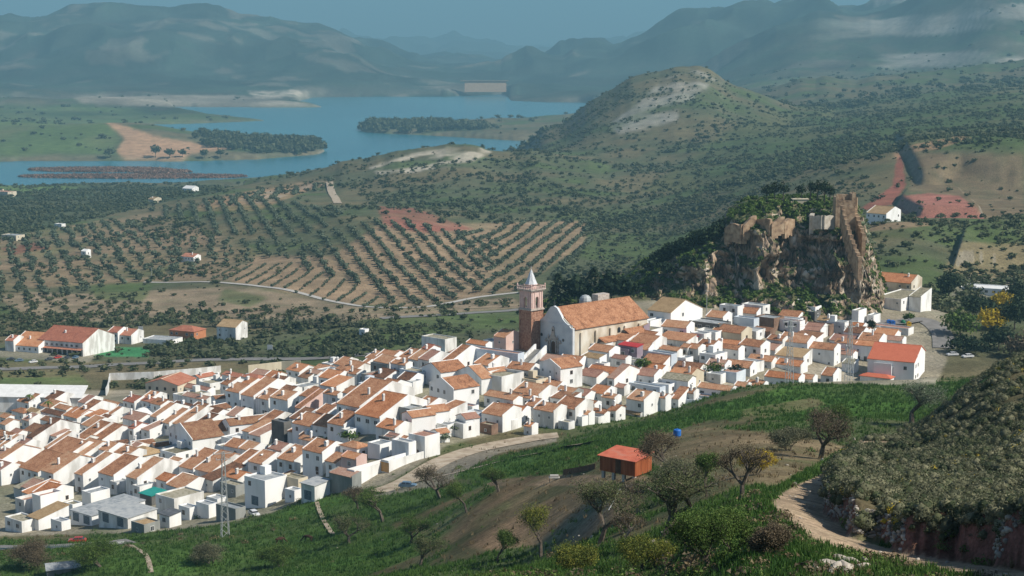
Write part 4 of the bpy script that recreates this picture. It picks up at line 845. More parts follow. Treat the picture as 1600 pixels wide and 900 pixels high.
b=MB(); c=(-S/2,S/2,zt); b.lathe([(S*.36,0),(S*.36,1.2),(S*.42,1.25),(S*.42,1.45)],8,c,0,PI/8); b.obj('drum',['wall_pink'],tower)
b=MB(); sh=31/tk-1.0; b.lathe([(S*.40,1.46),(S*.30,2.6),(S*.17,sh*.62+1),(.05,sh+.9)],8,c,0,PI/8); b.tube((c[0],c[1],zt+sh+.8),(c[0],c[1],zt+sh+2.0),.05,.04); b.box(c[0]-.35,c[0]+.35,c[1]-.04,c[1]+.04,zt+sh+1.5,zt+sh+1.58); b.obj('spire',['spire_tiles'],tower)
# forecourt stairs between white ramps
st0=ray(806,575,480,600); st=frame((st0.x,st0.y,st0.z),38,'church_stairs','stone stairs with white side walls climbing to the church door','stairs')
b=MB()
for i in range(16): b.box(.3,4.2,i*.62,16,-4+.0+i*.30,-3.7+i*.30) if False else b.box(.3,4.2,i*.62,(i+1)*.62,-5,.25+i*.30)
b.obj('steps',['concrete'],st)
for x0,x1 in((-.1,.3),(4.2,4.6)):
    b=MB(); b.prism([(-.6,-5),(10.5,-5),(10.5,6.4),(9.9,6.4),(-.6,1.2)],'x',x0,x1); b.obj('side_wall',['wall_white'],st)
for k,(u,v) in enumerate([(815,566),(1003,585),(797,560)]): pass
# ------------------------------------------------------------------ castle rock
mottle('crag_rock',[(.09,.078,.062),(.21,.155,.11),(.38,.275,.19),(.48,.40,.31),(.56,.50,.41)],.2,detail=13,bump=1.3,bscale=.5,stretch=(1,1,.6))
def crag_mat():
    m=MATS['crag_rock']; nt=m.node_tree; N=nt.nodes; L=nt.links; b=N['Principled BSDF']; src=b.inputs['Base Color'].links[0].from_socket
    gg=N.new('ShaderNodeNewGeometry'); mp_=N.new('ShaderNodeMapping'); mp_.inputs['Scale'].default_value=(1,1,.45); L.new(gg.outputs['Position'],mp_.inputs[0])
    wn=N.new('ShaderNodeTexNoise'); wn.inputs['Scale'].default_value=.4; L.new(mp_.outputs[0],wn.inputs[0]); ad=N.new('ShaderNodeVectorMath'); ad.operation='MULTIPLY_ADD'; ad.inputs[1].default_value=(2.5,2.5,2.5); L.new(wn.outputs['Color'],ad.inputs[0]); L.new(mp_.outputs[0],ad.inputs[2])
    vo=N.new('ShaderNodeTexVoronoi'); vo.feature='DISTANCE_TO_EDGE'; vo.inputs['Scale'].default_value=.32; L.new(ad.outputs[0],vo.inputs['Vector'])
    mr=N.new('ShaderNodeMapRange'); mr.inputs[1].default_value=0; mr.inputs[2].default_value=.16; mr.inputs[3].default_value=.5; mr.inputs[4].default_value=1; L.new(vo.outputs['Distance'],mr.inputs[0])
    vs_=N.new('ShaderNodeVectorMath'); vs_.operation='SCALE'; L.new(src,vs_.inputs[0]); L.new(mr.outputs[0],vs_.inputs['Scale']); src=vs_.outputs[0]
    bp2=N.new('ShaderNodeBump'); bp2.inputs['Distance'].default_value=.8; L.new(mr.outputs[0],bp2.inputs['Height']); old=b.inputs['Normal'].links[0].from_socket; L.new(old,bp2.inputs['Normal']); L.new(bp2.outputs[0],b.inputs['Normal'])
    g=N.new('ShaderNodeNewGeometry'); s=N.new('ShaderNodeSeparateXYZ'); L.new(g.outputs['True Normal'],s.inputs[0]); no=N.new('ShaderNodeTexNoise'); no.inputs['Scale'].default_value=.22; no.inputs['Detail'].default_value=7; L.new(g.outputs['Position'],no.inputs[0])
    a=N.new('ShaderNodeMath'); a.operation='MULTIPLY_ADD'; a.inputs[1].default_value=.9; L.new(no.outputs['Fac'],a.inputs[0]); L.new(s.outputs[2],a.inputs[2])
    r=N.new('ShaderNodeMapRange'); r.inputs[1].default_value=1.0; r.inputs[2].default_value=1.2; L.new(a.outputs[0],r.inputs[0])
    mx=N.new('ShaderNodeMix'); mx.data_type='RGBA'; L.new(r.outputs[0],mx.inputs[0]); L.new(src,mx.inputs[6])
    r2=N.new('ShaderNodeValToRGB'); r2.color_ramp.elements[0].color=(.03,.055,.018,1); r2.color_ramp.elements[1].color=(.12,.115,.05,1); r2.color_ramp.elements[0].position=.4; r2.color_ramp.elements[1].position=.62
    n2=N.new('ShaderNodeTexNoise'); n2.inputs['Scale'].default_value=.5; n2.inputs['Detail'].default_value=6; L.new(g.outputs['Position'],n2.inputs[0]); L.new(n2.outputs['Fac'],r2.inputs[0]); L.new(r2.outputs[0],mx.inputs[7]); L.new(mx.outputs[2],b.inputs['Base Color'])
crag_mat()
TOPU=[(800,505),(850,487),(880,478),(930,470),(965,455),(1000,425),(1030,408),(1060,392),(1100,372),(1125,360),(1136,336),(1160,322),(1190,317),(1240,314),(1290,318),(1335,322),(1344,338),(1354,372),(1364,405),(1374,440),(1388,485)]
nx_,ny_=500,260
ax=np.linspace(azim(810,400),azim(1402,400),nx_); yy=np.concatenate([np.linspace(585,668,190),np.linspace(669,760,70)]); A_,Y_=np.meshgrid(ax,yy); X_=A_*Y_
ztop=np.array([CAMZ-668*slope(v) for u,v in TOPU]); ztop=np.interp(ax,[azim(u,v) for u,v in TOPU],ztop)
base=hzv(X_,Y_)
yf=np.interp(ax,[azim(u,400) for u in (840,1000,1100,1150,1200,1260,1300,1340,1370,1420,1470)],[652,640,632,634,636,632,628,630,648,668,680])
but=9*fbm(X_,Y_*.25,16,4,91)+4*np.abs(fbm(X_,Y_*.4,7,3,92))
dd=Y_-(yf[None]+but)
rise=np.maximum(ztop[None]-base,0)
cl=sstep(-4,9,dd)*.62+sstep(8,30,dd)*.20+sstep(-26,-3,dd)*.18
back=1-sstep(690,755,Y_)
step=1+.10*np.round(fbm(X_,Y_,12,3,93)*3)/3
Zc=base-1.2+(rise+1.2)*np.clip(cl,0,1)*back
Zc+= (fbm(X_,Y_,9,4,94)*1.5+ (1-2*np.abs(fbm(X_,Y_,4.5,3,95)))*1.0)*np.clip(cl*4,0,1)*np.clip(1.2-cl,.25,1)*back
Zc-=2.5*(1-np.clip(cl*6,0,1))
edge=np.minimum(sstep(0,18,np.arange(nx_))[None],sstep(nx_-1,nx_-19,np.arange(nx_)[None])) ; Zc=np.where(edge<1,base-3+(Zc-base+3)*edge,Zc)
cliff=np.clip(cl*3,0,1)*(1-sstep(660,700,Y_))
rid=lambda l,s_:(1-2.6*np.abs(vnoise(X_/l,Zc/(l*1.5)+Y_*.01,s_)))
Xw=X_+(1.0*fbm(Zc+X_*.3,Y_,5,3,96)+.5*rid(2.2,98))*cliff
Yw=Y_-(3.4*rid(9,197)+1.3*rid(4,198)+.5*rid(1.8,199)+.9*np.sign(fbm(X_*.5,Zc*2,4,2,200)))*cliff
idx=np.arange(nx_*ny_).reshape(ny_,nx_); F=np.stack([idx[:-1,:-1],idx[:-1,1:],idx[1:,1:],idx[1:,:-1]],2).reshape(-1,4)
me=npmesh('castle_rock',np.stack([Xw,Yw,Zc],2).reshape(-1,3),F,['crag_rock'],smooth=False); o=linkmesh('castle_rock',me); tag(o,kind='structure'); o['label']='steep rocky crag rising behind the village, carrying castle ruins'
def cz_(x,y):
    a=x/y; i=int(np.clip(np.searchsorted(ax,a),1,nx_-1)); j=int(np.clip(np.searchsorted(yy,y),1,ny_-1)); return float(Zc[j,i])
def crag_ray(u,v,lift=0,y0=600,y1=740):
    s=slope(v);a=azim(u,v)
    for Y in np.arange(y0,y1,.5):
        if max(cz_(a*Y,Y),hz(a*Y,Y))+lift>CAMZ-Y*s: return Vector((a*Y,Y,max(cz_(a*Y,Y),hz(a*Y,Y))))
    return Vector((a*y1,y1,hz(a*y1,y1)))
mottle('ruin_stone',[(.16,.11,.075),(.34,.235,.15),(.46,.35,.235)],.5,detail=10,bump=.12,bscale=2)
mottle('ruin_pale',[(.34,.30,.24),(.50,.46,.39)],.6,detail=8,bump=.08)
def ruin(pts,thick,seed,crown=1.2,depth=9):
    """ruined wall following world points (x,y,ztop) with a broken crest"""
    b=MB(); R=random.Random(seed)
    for (x0,y0,z0),(x1,y1,z1) in zip(pts[:-1],pts[1:]):
        L_=math.hypot(x1-x0,y1-y0); n=max(2,int(L_/1.3)); dx,dy=(x1-x0)/L_,(y1-y0)/L_; px,py=-dy*thick/2,dx*thick/2
        tops=[z0+(z1-z0)*i/n+(vnoise(np.array([i*.37+seed]),np.array([seed*1.7]),seed)[0]-.4)*crown*.9+R.uniform(-.35,.2) for i in range(n+1)]
        for i in range(n):
            xa,ya=x0+dx*L_*i/n,y0+dy*L_*i/n; xb,yb=x0+dx*L_*(i+1)/n,y0+dy*L_*(i+1)/n
            q=R.uniform(0,.04); zb=min(tops[i],tops[i+1])-depth
            b.add([(xa-px*(1+q),ya-py*(1+q),zb),(xb-px*(1+q),yb-py*(1+q),zb),(xb+px*(1+q),yb+py*(1+q),zb),(xa+px*(1+q),ya+py*(1+q),zb),(xa-px,ya-py,tops[i]),(xb-px,yb-py,tops[i+1]),(xb+px,yb+py,tops[i+1]),(xa+px,ya+py,tops[i])],[(3,2,1,0),(4,5,6,7),(0,1,5,4),(1,2,6,5),(2,3,7,6),(3,0,4,7)])
    return b
def W3(u,v,Y): return world(u,v,Y)
castle=empty('castle_ruin',W3(1315,330,650),0,'ruined sandstone castle tower and walls on top of the crag','castle')
def cobj(b,name,mat):
    o=b.obj(name,[mat],castle); o.matrix_parent_inverse=castle.matrix_basis.inverted(); return o
castle_base=castle.matrix_basis.copy()
cobj(ruin([W3(1134,347,646),W3(1160,343,640),W3(1178,333,642),W3(1181,334,650)],1.4,1,2.4,7),'curtain_wall','ruin_stone')
cobj(ruin([W3(1182,334,644),W3(1205,338,638),W3(1225,335,640),W3(1240,338,645)],1.4,2,3.0,6.5),'curtain_wall','ruin_stone')
cobj(ruin([W3(1272,336,640),W3(1286,335,636),W3(1302,336,640)],1.6,3,.5,5),'curtain_wall','ruin_pale')
cobj(ruin([W3(1268,334,641),W3(1270,331,649)],1.6,13,.5,8),'curtain_wall','ruin_pale')
# main tower: ruined keep with notched crest
kb=MB(); kx,ky,kz=W3(1319,345,646); kz-=6
for x0,x1,y0,y1,h in((-4,-2.8,-3,3,15.5),(-2.8,2.2,-3,-1.9,14.2),(2.2,3.6,-3,3,16.8),(-2.8,2.2,1.9,3,16.2)): kb.box(kx+x0,kx+x1,ky+y0,ky+y1,kz,kz+h)
for x,h in((-3.9,16.3),(-1.2,15.2),(2.3,17.6),(3.0,17.3)): kb.box(kx+x,kx+x+.7,ky-2.98,ky-1.95,kz+h-1.6,kz+h)
cobj(kb,'keep','ruin_stone')
cobj(ruin([W3(1335,307,652),W3(1336,309,660)],2.2,5,.6,14),'keep_wall','ruin_stone')
# two walls stepping down the right flank
def flank(us,Y0,Y1,name,seed):
    pts=[]; n=len(us)
    for i,(u,v) in enumerate(us): pts.append(W3(u,v,Y0+(Y1-Y0)*i/(n-1)))
    b=MB(); R=random.Random(seed)
    for i in range(n-1):
        (x0,y0,z0),(x1,y1,z1)=pts[i],pts[i+1]; 
        for j in range(3):
            a=j/3;c=(j+1)/3; X0,Y0_,Z0=[p+(q-p)*a for p,q in zip(pts[i],pts[i+1])]; X1,Y1_,Z1=[p+(q-p)*c for p,q in zip(pts[i],pts[i+1])]
            zt_=max(Z0,Z1)-R.uniform(0,.5); b.add([(X0-.7,Y0_,zt_-9),(X1-.7,Y1_,zt_-9),(X1+.7,Y1_,zt_-9),(X0+.7,Y0_,zt_-9),(X0-.7,Y0_,zt_),(X1-.7,Y1_,zt_),(X1+.7,Y1_,zt_),(X0+.7,Y0_,zt_)],[(3,2,1,0),(4,5,6,7),(0,1,5,4),(1,2,6,5),(2,3,7,6),(3,0,4,7)])
    return cobj(b,name,'ruin_stone')
flank([(1316,320),(1321,342),(1328,366),(1336,388),(1344,406)],640,618,'flank_wall',7)
flank([(1331,314),(1337,332),(1343,350),(1350,368)],652,632,'flank_wall',8)
b=MB(); x,y,z=W3(1251,318,668); b.box(x-3.2,x+3.2,y,y+4,z-5,z+1.6); b.box(x-3.4,x+3.4,y-.2,y+4.2,z+1.6,z+1.8); o=b.obj('stone_hut',['wall_cream']); tag(o,'small pale hut among pines on top of the crag','hut')
# ------------------------------------------------------------------ valley buildings
VR='valley'
def single(kind,u,v,wl,wr,h,label,cat='house',name='farmhouse',**k):
    n=len(HOUSES); t=house(kind,u,v,wl,wr,h,row=VR,name=name,**k); HOUSES.pop(); t['label']=label; t['category']=cat; return t
hotel=single('A',129,536,74,28,7,'long white roadside hotel with arcade and red tiled roof','hotel','hotel',roof='red',phi=22,lo=760,hi=1000,opts='bn',rid=.5)
dims=HOUSES
hk=FPX/hotel.location.y; hw=74/hk/math.cos(math.radians(22))
for i in range(8):
    b=MB(); b.prism(arch_pts(2.2,3.0,x0=-hw+2+i*(hw-4)/7),'y',-.06,-.01); b.obj('arch_shade',['pane'],hotel)  # dark sheets standing in for the shade inside the arcade openings
    if i<7: put('window',WIN[2],hotel,(-hw+3.4+i*(hw-4)/7,-.004,4.6))
b=MB(); b.prism([(-2.2,3.3),(-.004,3.9),(-.004,4.05),(-2.2,3.45)],'x',-hw,0); b.obj('porch_roof',['roof_red'],hotel)
single('A',60,542,46,20,3.4,'low white annexe left of the roadside hotel','annexe','annexe',roof='orange',phi=20,lo=760,hi=1000)
single('A',21,533,14,8,5.5,'tall narrow white block at left end of hotel annexe','house','annexe',roof='red',phi=20,lo=760,hi=1000,opts='b')
single('A',131,521,16,8,7.5,'white rooftop tower house behind the roadside hotel','house','hotel_wing',roof='red',phi=22,lo=800,hi=1050)
single('A',205,525,20,12,4.6,'small white house with red roof right of the hotel',roof='red',phi=25,lo=780,hi=1050)
single('A',184,520,17,10,6,'taller narrow white house right of the hotel',roof='red',phi=25,lo=780,hi=1050)
single('H',303,519,40,12,4.4,'brick villa with red pyramid roof in the valley',roof='red',wall='orange',phi=25,lo=780,hi=1080,name='villa')
single('A',368,512,30,12,7.2,'white two-storey villa with colonnade left of the cypress hedge',roof='ochre',phi=22,lo=780,hi=1080,name='villa')
single('F',268,532,46,10,2.2,'low white yard building between hotel and brick villa',roof='grey',phi=20,lo=780,hi=1000,opts='b',name='yard_building',cat='outbuilding')
single('F',570,515,9,5,4,'tiny white pump house on the slope above the road','hut','pump_house',roof='white',lo=780,hi=1050,phi=30)
single('A',1385,335,24,26,4.4,'white farmhouse with pale roof below the red quarry spoil',roof='ochre',lo=900,hi=1200,phi=45)
single('A',240,312,10,9,4.5,'small cream barn among olive trees, upper one','barn','barn',roof='ochre',wall='cream',lo=1500,hi=2900,phi=45)
single('A',300,295,16,7,4.0,'white cottage beside the reservoir trees','cottage','cottage',roof='white',lo=1500,hi=3200,phi=30)
single('F',12,300,24,8,7,'pale block of flats at far left near the reservoir','building','apartment_building',wall='cream',roof='pink',lo=1500,hi=3200,phi=30)
single('A',302,402,20,8,3.6,'white cottage with orange roof above the hillside track',roof='red',lo=1000,hi=1700,phi=30,cat='cottage',name='cottage')
single('A',134,393,8,5,5.2,'lone tall white hut among scattered olives',roof='white',lo=1000,hi=1700,phi=30,cat='hut',name='hut')
single('F',96,350,12,4,3.5,'low white hut at left among dense olives',roof='white',lo=1200,hi=2200,phi=30,cat='hut',name='hut')
single('F',25,368,26,8,5,'grey farm building at left edge above the olive slope',wall='cream',roof='grey',lo=1100,hi=2200,phi=30,cat='farm building',name='farm_building')
single('F',1570,452,58,16,4.6,'flat white building beside trees at right edge',roof='white',lo=640,hi=900,phi=25,cat='building',name='flat_building')
# white sports hall at the left edge
hp=ray(128,634,560,760); b=MB(); hh=MB(); k=FPX/hp.y; L_=170/k
t=empty('long_hall',(hp.x,hp.y,hp.z),math.radians(-4),'long low white hall with white roof at left edge','hall')
b.box(-L_,0,0,7,-5,3.2); b.obj('wall',['wall_white'],t); hh.prism([(-.6,3.1),(7.5,6.4),(7.5,6.6),(-.6,3.3)],'x',-L_-.3,.3); hh.obj('roof',['roof_white'],t)
def wall_line(pts,h,th,mat,name,label,cat,y0,y1,base=2,cap=None):
    P=[ray(u,v,y0,y1) for u,v in pts]; b=MB()
    for p,q in zip(P[:-1],P[1:]):
        d=(q-p); d.z=0; L_=d.length; n=max(1,int(L_/6)); d.normalize(); nx,ny=-d.y*th/2,d.x*th/2
        for i in range(n):
            a=p+(q-p)*(i/n); c=p+(q-p)*((i+1)/n); za=hz(a.x,a.y); zc=hz(c.x,c.y)
            b.add([(a.x-nx,a.y-ny,za-base),(c.x-nx,c.y-ny,zc-base),(c.x+nx,c.y+ny,zc-base),(a.x+nx,a.y+ny,za-base),(a.x-nx,a.y-ny,za+h),(c.x-nx,c.y-ny,zc+h),(c.x+nx,c.y+ny,zc+h),(a.x+nx,a.y+ny,za+h)],[(3,2,1,0),(4,5,6,7),(0,1,5,4),(1,2,6,5),(2,3,7,6),(3,0,4,7)])
    return tag(b.obj(name,[mat]),label,cat)
wall_line([(166,618),(172,594),(240,592),(310,586),(345,582)],3.2,.4,'wall_white','boundary_wall','long white boundary wall around the field left of village','wall',640,830)
wall_line([(388,586),(440,580),(470,578)],4.5,.4,'wall_cream','boundary_wall','cream wall behind red roofs at upper left of village','wall',620,830)
# dam
b=MB(); x0,_,_=W3(726,130,7350); x1,_,_=W3(791,130,7350); b.prism([(7330,18),(7390,18),(7375,64),(7362,64)],'x',x0,x1); b.box(x0-20,x1+10,7355,7382,64,67); tag(b.obj('dam',['ruin_stone']),'pale concrete dam wall closing the far end of reservoir','dam')
# ------------------------------------------------------------------ roads
def ribbon(pts,w,mat,name,label,y0,y1,lift=.12,kerb=False):
    P=[ray(u,v,y0,y1) for u,v in pts]; Q=[]
    for i in range(len(P)-1):
        a=P[max(i-1,0)];b_=P[i];c=P[i+1];d=P[min(i+2,len(P)-1)]; n=max(3,int((c-b_).length/3))
        for j in range(n):
            t=j/n; Q.append(.5*((2*b_)+(c-a)*t+(2*a-5*b_+4*c-d)*t*t+(3*b_-a-3*c+d)*t**3))
    Q.append(P[-1]); V_=[];F_=[];m=5
    for i,q in enumerate(Q):
        d=Q[min(i+1,len(Q)-1)]-Q[max(i-1,0)]; d.z=0; d.normalize(); n_=Vector((-d.y,d.x,0))
        zz=[hz((q+n_*w*(j/(m-1)-.5)).x,(q+n_*w*(j/(m-1)-.5)).y) for j in range(m)]; zm=max(zz)*.6+sum(zz)/m*.4
        for j in range(m):
            p=q+n_*w*(j/(m-1)-.5); V_.append((p.x,p.y,zm*.7+zz[j]*.3+lift))
    for i in range(len(Q)-1):
        for j in range(m-1): F_.append((i*m+j,i*m+j+1,(i+1)*m+j+1,(i+1)*m+j))
    me=npmesh(name,np.array(V_),np.array(F_),[mat]); o=linkmesh(name,me); tag(o,kind='structure'); o['label']=label; return Q
ribbon([(-150,584),(0,578),(100,575),(180,571),(260,567),(400,562),(520,559),(600,553),(680,548)],8,'asphalt','road','valley road behind the village',700,900,.35)
ribbon([(595,498),(650,495),(720,491),(815,484),(860,480)],7,'asphalt','road','upper road right of the cypress hedge',850,1150,.35)
ribbon([(225,441),(300,441),(400,447),(480,461),(540,475),(610,483),(680,478),(740,466),(815,457)],4.5,'concrete','track','pale track below the olive grove',980,1300,.3)
ribbon([(-80,864),(0,858),(80,856),(150,853),(205,847)],5,'asphalt','road','lane with guard rail below the village',330,470,.2)
ribbon([(1345,500),(1400,505),(1440,500),(1470,520),(1475,545)],8,'asphalt','road','street at the top right of village',560,700,.3)
ribbon([(515,285),(518,300),(528,318)],9,'dirt_road','track','dirt firebreak track on the lakeside hill',1600,2700,.5)
ribbon([(495,785),(505,812),(520,835)],1.0,'dirt_road','path','thin footpath down the meadow',330,430,.12)
ribbon([(205,852),(228,868),(236,895)],1.0,'dirt_road','path','thin footpath at lower left',280,430,.12)
ribbon([(655,752),(700,742),(780,722),(850,708),(935,690)],3.2,'dirt_road','track','narrow dirt track across the green slope',250,500,.15)
ribbon([(590,772),(630,758),(668,735),(705,716),(770,697),(830,686),(872,681)],6.5,'dirt_road','street','wide dirt street climbing along the village edge',330,520,.2)
# ------------------------------------------------------------------ vegetation
def stuff(o,label): tag(o,kind='stuff'); o['label']=label; return o
SCR=[clump(34,1,1,.72,.62,.5,.45,s) for s in range(5)]
def zof(P): return np.column_stack([P,hzv(P[:,0],P[:,1])])
def grid_at(M,x,y):
    i=np.clip(np.searchsorted(AA,x/y)-1,0,NA-1); j=np.clip(np.searchsorted(YY,y)-1,0,NY-1); return M[j,i]
# scrub density on the hills
DEN=.10+.30*sstep(-.1,.8,fbm(X2,Y2,260,4,61)); DEN=DEN*(.12+1.5*sstep(-.25,.6,fbm(X2,Y2,70,4,62)))
def dens(poly,y0,y1,val,k=3):
    global DEN
    m=world_mask(poly,y0,y1,k); DEN=DEN*(1-m)+val*m*(.3+1.2*sstep(-.4,.5,fbm(X2,Y2,60,3,63)))
dens([(430,300),(560,262),(800,245),(960,150),(1090,112),(1200,160),(1600,110),(1600,240),(1340,240),(1380,330),(1340,400),(1000,420),(915,345),(760,345),(600,320),(520,290)],1250,5000,.62)
dens([(790,240),(850,200),(985,125),(1000,150),(920,210),(860,235)],2400,4000,1.3)
dens([(850,340),(1130,330),(1130,400),(960,430),(850,440)],900,1700,1.1)
dens([(985,300),(1180,240),(1230,300),(1130,340)],1300,2600,.9)
dens([(-300,292),(330,287),(350,300),(200,330),(140,345),(0,372),(-300,372)],1500,2900,1.5)
dens([(140,340),(250,325),(400,400),(370,430),(140,450),(220,380)],1000,1800,.4)
dens([(-60,380),(200,345),(270,400),(235,438),(0,478),(-60,480)],950,1800,.08)
dens([(430,515),(560,505),(620,520),(600,560),(440,560),(240,560),(230,545)],740,930,1.3)
dens([(20,485),(160,470),(340,488),(330,505),(20,520)],830,1030,1.6)
dens([(590,510),(830,495),(800,520),(700,540),(620,560)],640,900,.5)
dens([(-300,590),(140,590),(140,625),(-300,640)],640,790,.02)
dens([(145,620),(170,600),(330,596),(330,612),(200,640)],600,760,1.5)
for pl in ([(400,560),(620,475),(820,470),(910,385),(910,345),(700,355),(560,345),(330,430)],): dens(pl,1000,1750,.03)
dens([(0,455),(300,450),(560,485),(810,470),(815,485),(560,500),(300,490),(30,495)],900,1110,.25)
dens([(1400,300),(1600,240),(1600,380),(1380,360)],1050,1900,.08)
dens([(1440,440),(1600,420),(1600,560),(1470,540)],600,900,1.6)
dens([(163,190),(260,200),(365,232),(280,252),(190,250)],3200,4300,.01)
DEN=DEN*(1-.9*(near>.15)*(Y2<3400))*(1-(Z<2.5))
DEN=DEN*(1-.97*town*(A2<.235))*.72
def sample(n,y0,y1,D=None,pw=0.,a0=-.40,a1=.40,nmax=10**9,seed=3):
    g=np.random.default_rng(seed); y=np.exp(g.uniform(math.log(y0),math.log(y1),n)); a=g.uniform(a0,a1,n); x=a*y
    k=g.random(n)<(grid_at(D,x,y) if D is not None else 1); return zof(np.column_stack([x[k],y[k]])[:nmax]),g
for nm,n,y0,y1,s0,s1,mat,lab,seed in (('scrub_cover',50000,690,1700,.8,2.5,'leaf_scrub','dark scrub dotted over the near hills',3),('scrub_cover',64000,1500,3600,1.3,3.6,'leaf_scrub','dark scrub dotted over the farther hills',4),('scrub_cover',14000,3300,6500,4,9,'leaf_scrub','distant trees and scrub around the reservoir',5)):
    P,g=sample(n,y0,y1,DEN,seed=seed); S=s0*.7+(s1-s0*.7)*g.random(len(P))**2.0; P[:,2]+=S*.3
    S3=np.stack([S,S,S*g.uniform(.6,.95,len(P))],1); print(nm,len(P))
    stuff(linkmesh(nm,scatter(nm,SCR,P,S3,g.uniform(0,6.28,len(P)),[mat])),lab)
# olive groves in rows
OL=[]
def olive_mesh(seed):
    Vc,Fc=clump(70,1.15,1.15,.8,.42,1.35,.4,seed); Vc=Vc.copy(); b=MB(); b.tube((0,0,-.4),(.05,0,.7),.16,.12,5); b.tube((.05,0,.6),(.4,.1,1.2),.09,.05,4); b.tube((.05,0,.6),(-.35,-.1,1.25),.09,.05,4)
    me=bpy.data.meshes.new('olive_tree'); n=len(Vc); me.from_pydata([tuple(v) for v in Vc]+b.v,[],[tuple(int(i) for i in f) for f in Fc]+[tuple(i+n for i in f) for f in b.f]); me.materials.append(MATS['leaf_olive']); me.materials.append(MATS['bark']); me.polygons.foreach_set('material_index',[0]*len(Fc)+[1]*len(b.f)); return me
OLM=[olive_mesh(s) for s in range(5)]
def grove(poly,d0,d1,al,ac,size,jit,lab,grp,y0=950,y1=2800,keep=.93,seed=1):
    g=random.Random(seed); P=[ray(u,v,y0,y1) for u,v in poly]; A=ray(*d0,y0,y1);B=ray(*d1,y0,y1); d=Vector((B.x-A.x,B.y-A.y)).normalized(); n=Vector((-d.y,d.x))
    xy=[(p.x,p.y) for p in P]; c=Vector((sum(p[0] for p in xy)/len(xy),sum(p[1] for p in xy)/len(xy))); r=max((Vector(p)-c).length for p in xy)
    U_=[];N=int(r/min(al,ac))+1
    for i in range(-int(r/al)-1,int(r/al)+2):
        for j in range(-int(r/ac)-1,int(r/ac)+2):
            q=c+d*(i*al+g.uniform(-jit,jit)*al)+n*(j*ac+g.uniform(-jit,jit)*ac*.6)
            if g.random()<keep: U_.append((q.x,q.y))
    U_=np.array(U_); ok=inpoly(U_[:,0],U_[:,1],xy)
    for x,y in U_[ok]:
        s=size*.88*g.uniform(.7,1.2); OL.append((s/y,x,y,s,lab,grp))
grove([(490,370),(590,345),(700,362),(790,380),(760,430),(735,462),(640,480),(560,448),(470,420)],(560,370),(640,465),8,13,2.6,.08,'round olive tree in the long rows left of the church tower','olive trees in rows left of the tower')
grove([(700,366),(800,346),(925,346),(925,395),(870,430),(812,456),(738,466),(765,425)],(880,352),(740,455),8,13,2.5,.08,'round olive tree in the rows behind and right of the church tower','olive trees in rows behind the tower')
grove([(330,437),(350,415),(470,412),(560,450),(640,480),(600,484),(540,474),(400,445)],(480,418),(440,446),5.5,11,1.25,.06,'small young olive tree in the pale rows just above the hillside track','young olive trees above the track')
grove([(220,328),(400,308),(540,330),(520,352),(470,372),(330,365)],(330,315),(350,365),8,15,2.7,.1,'olive tree in the upper fan of rows below the lakeside hill','olive trees in the upper fan',y1=2600)
grove([(-60,380),(200,345),(270,400),(235,438),(0,478),(-60,480)],(60,380),(90,450),13,14,2.7,.35,'scattered olive tree on bare tan soil at far left','scattered olive trees at far left')
grove([(270,375),(470,375),(520,400),(350,410),(300,432),(240,435)],(300,380),(300,420),12,14,2.6,.4,'scattered olive tree around the cottage with the orange roof','olive trees around the orange roofed cottage')
grove([(330,325),(400,296),(520,282),(490,300),(400,318)],(420,295),(400,318),10,22,3.0,.1,'distant olive tree on the pale strips near the water',"olive trees near the water",y0=1400,y1=3000)
OL.sort(key=lambda t:-t[0]); print('olives',len(OL))
for q,(ap,x,y,s,lab,grp) in enumerate(OL[:300]):
    o=bpy.data.objects.new('olive_tree',OLM[q%5]); COL.objects.link(o); o.location=(x,y,hz(x,y)-.1); o.scale=(s,s,s*random.uniform(.8,1)); o.rotation_euler=(0,0,random.uniform(0,6.28)); tag(o,lab,'olive tree',grp)
rest=OL[300:]
if rest:
    P=np.array([(t[1],t[2],0) for t in rest]); P[:,2]=hzv(P[:,0],P[:,1]); S=np.array([t[3] for t in rest]); P[:,2]+=S*.1
    SO=[clump(36,1.1,1.1,.8,.55,.75,.4,s+20) for s in range(4)]
    stuff(linkmesh('olive_grove',scatter('olive_grove',SO,P,S,RNG.uniform(0,6.28,len(P)),['leaf_olive'])),'farther olive trees filling the groves')
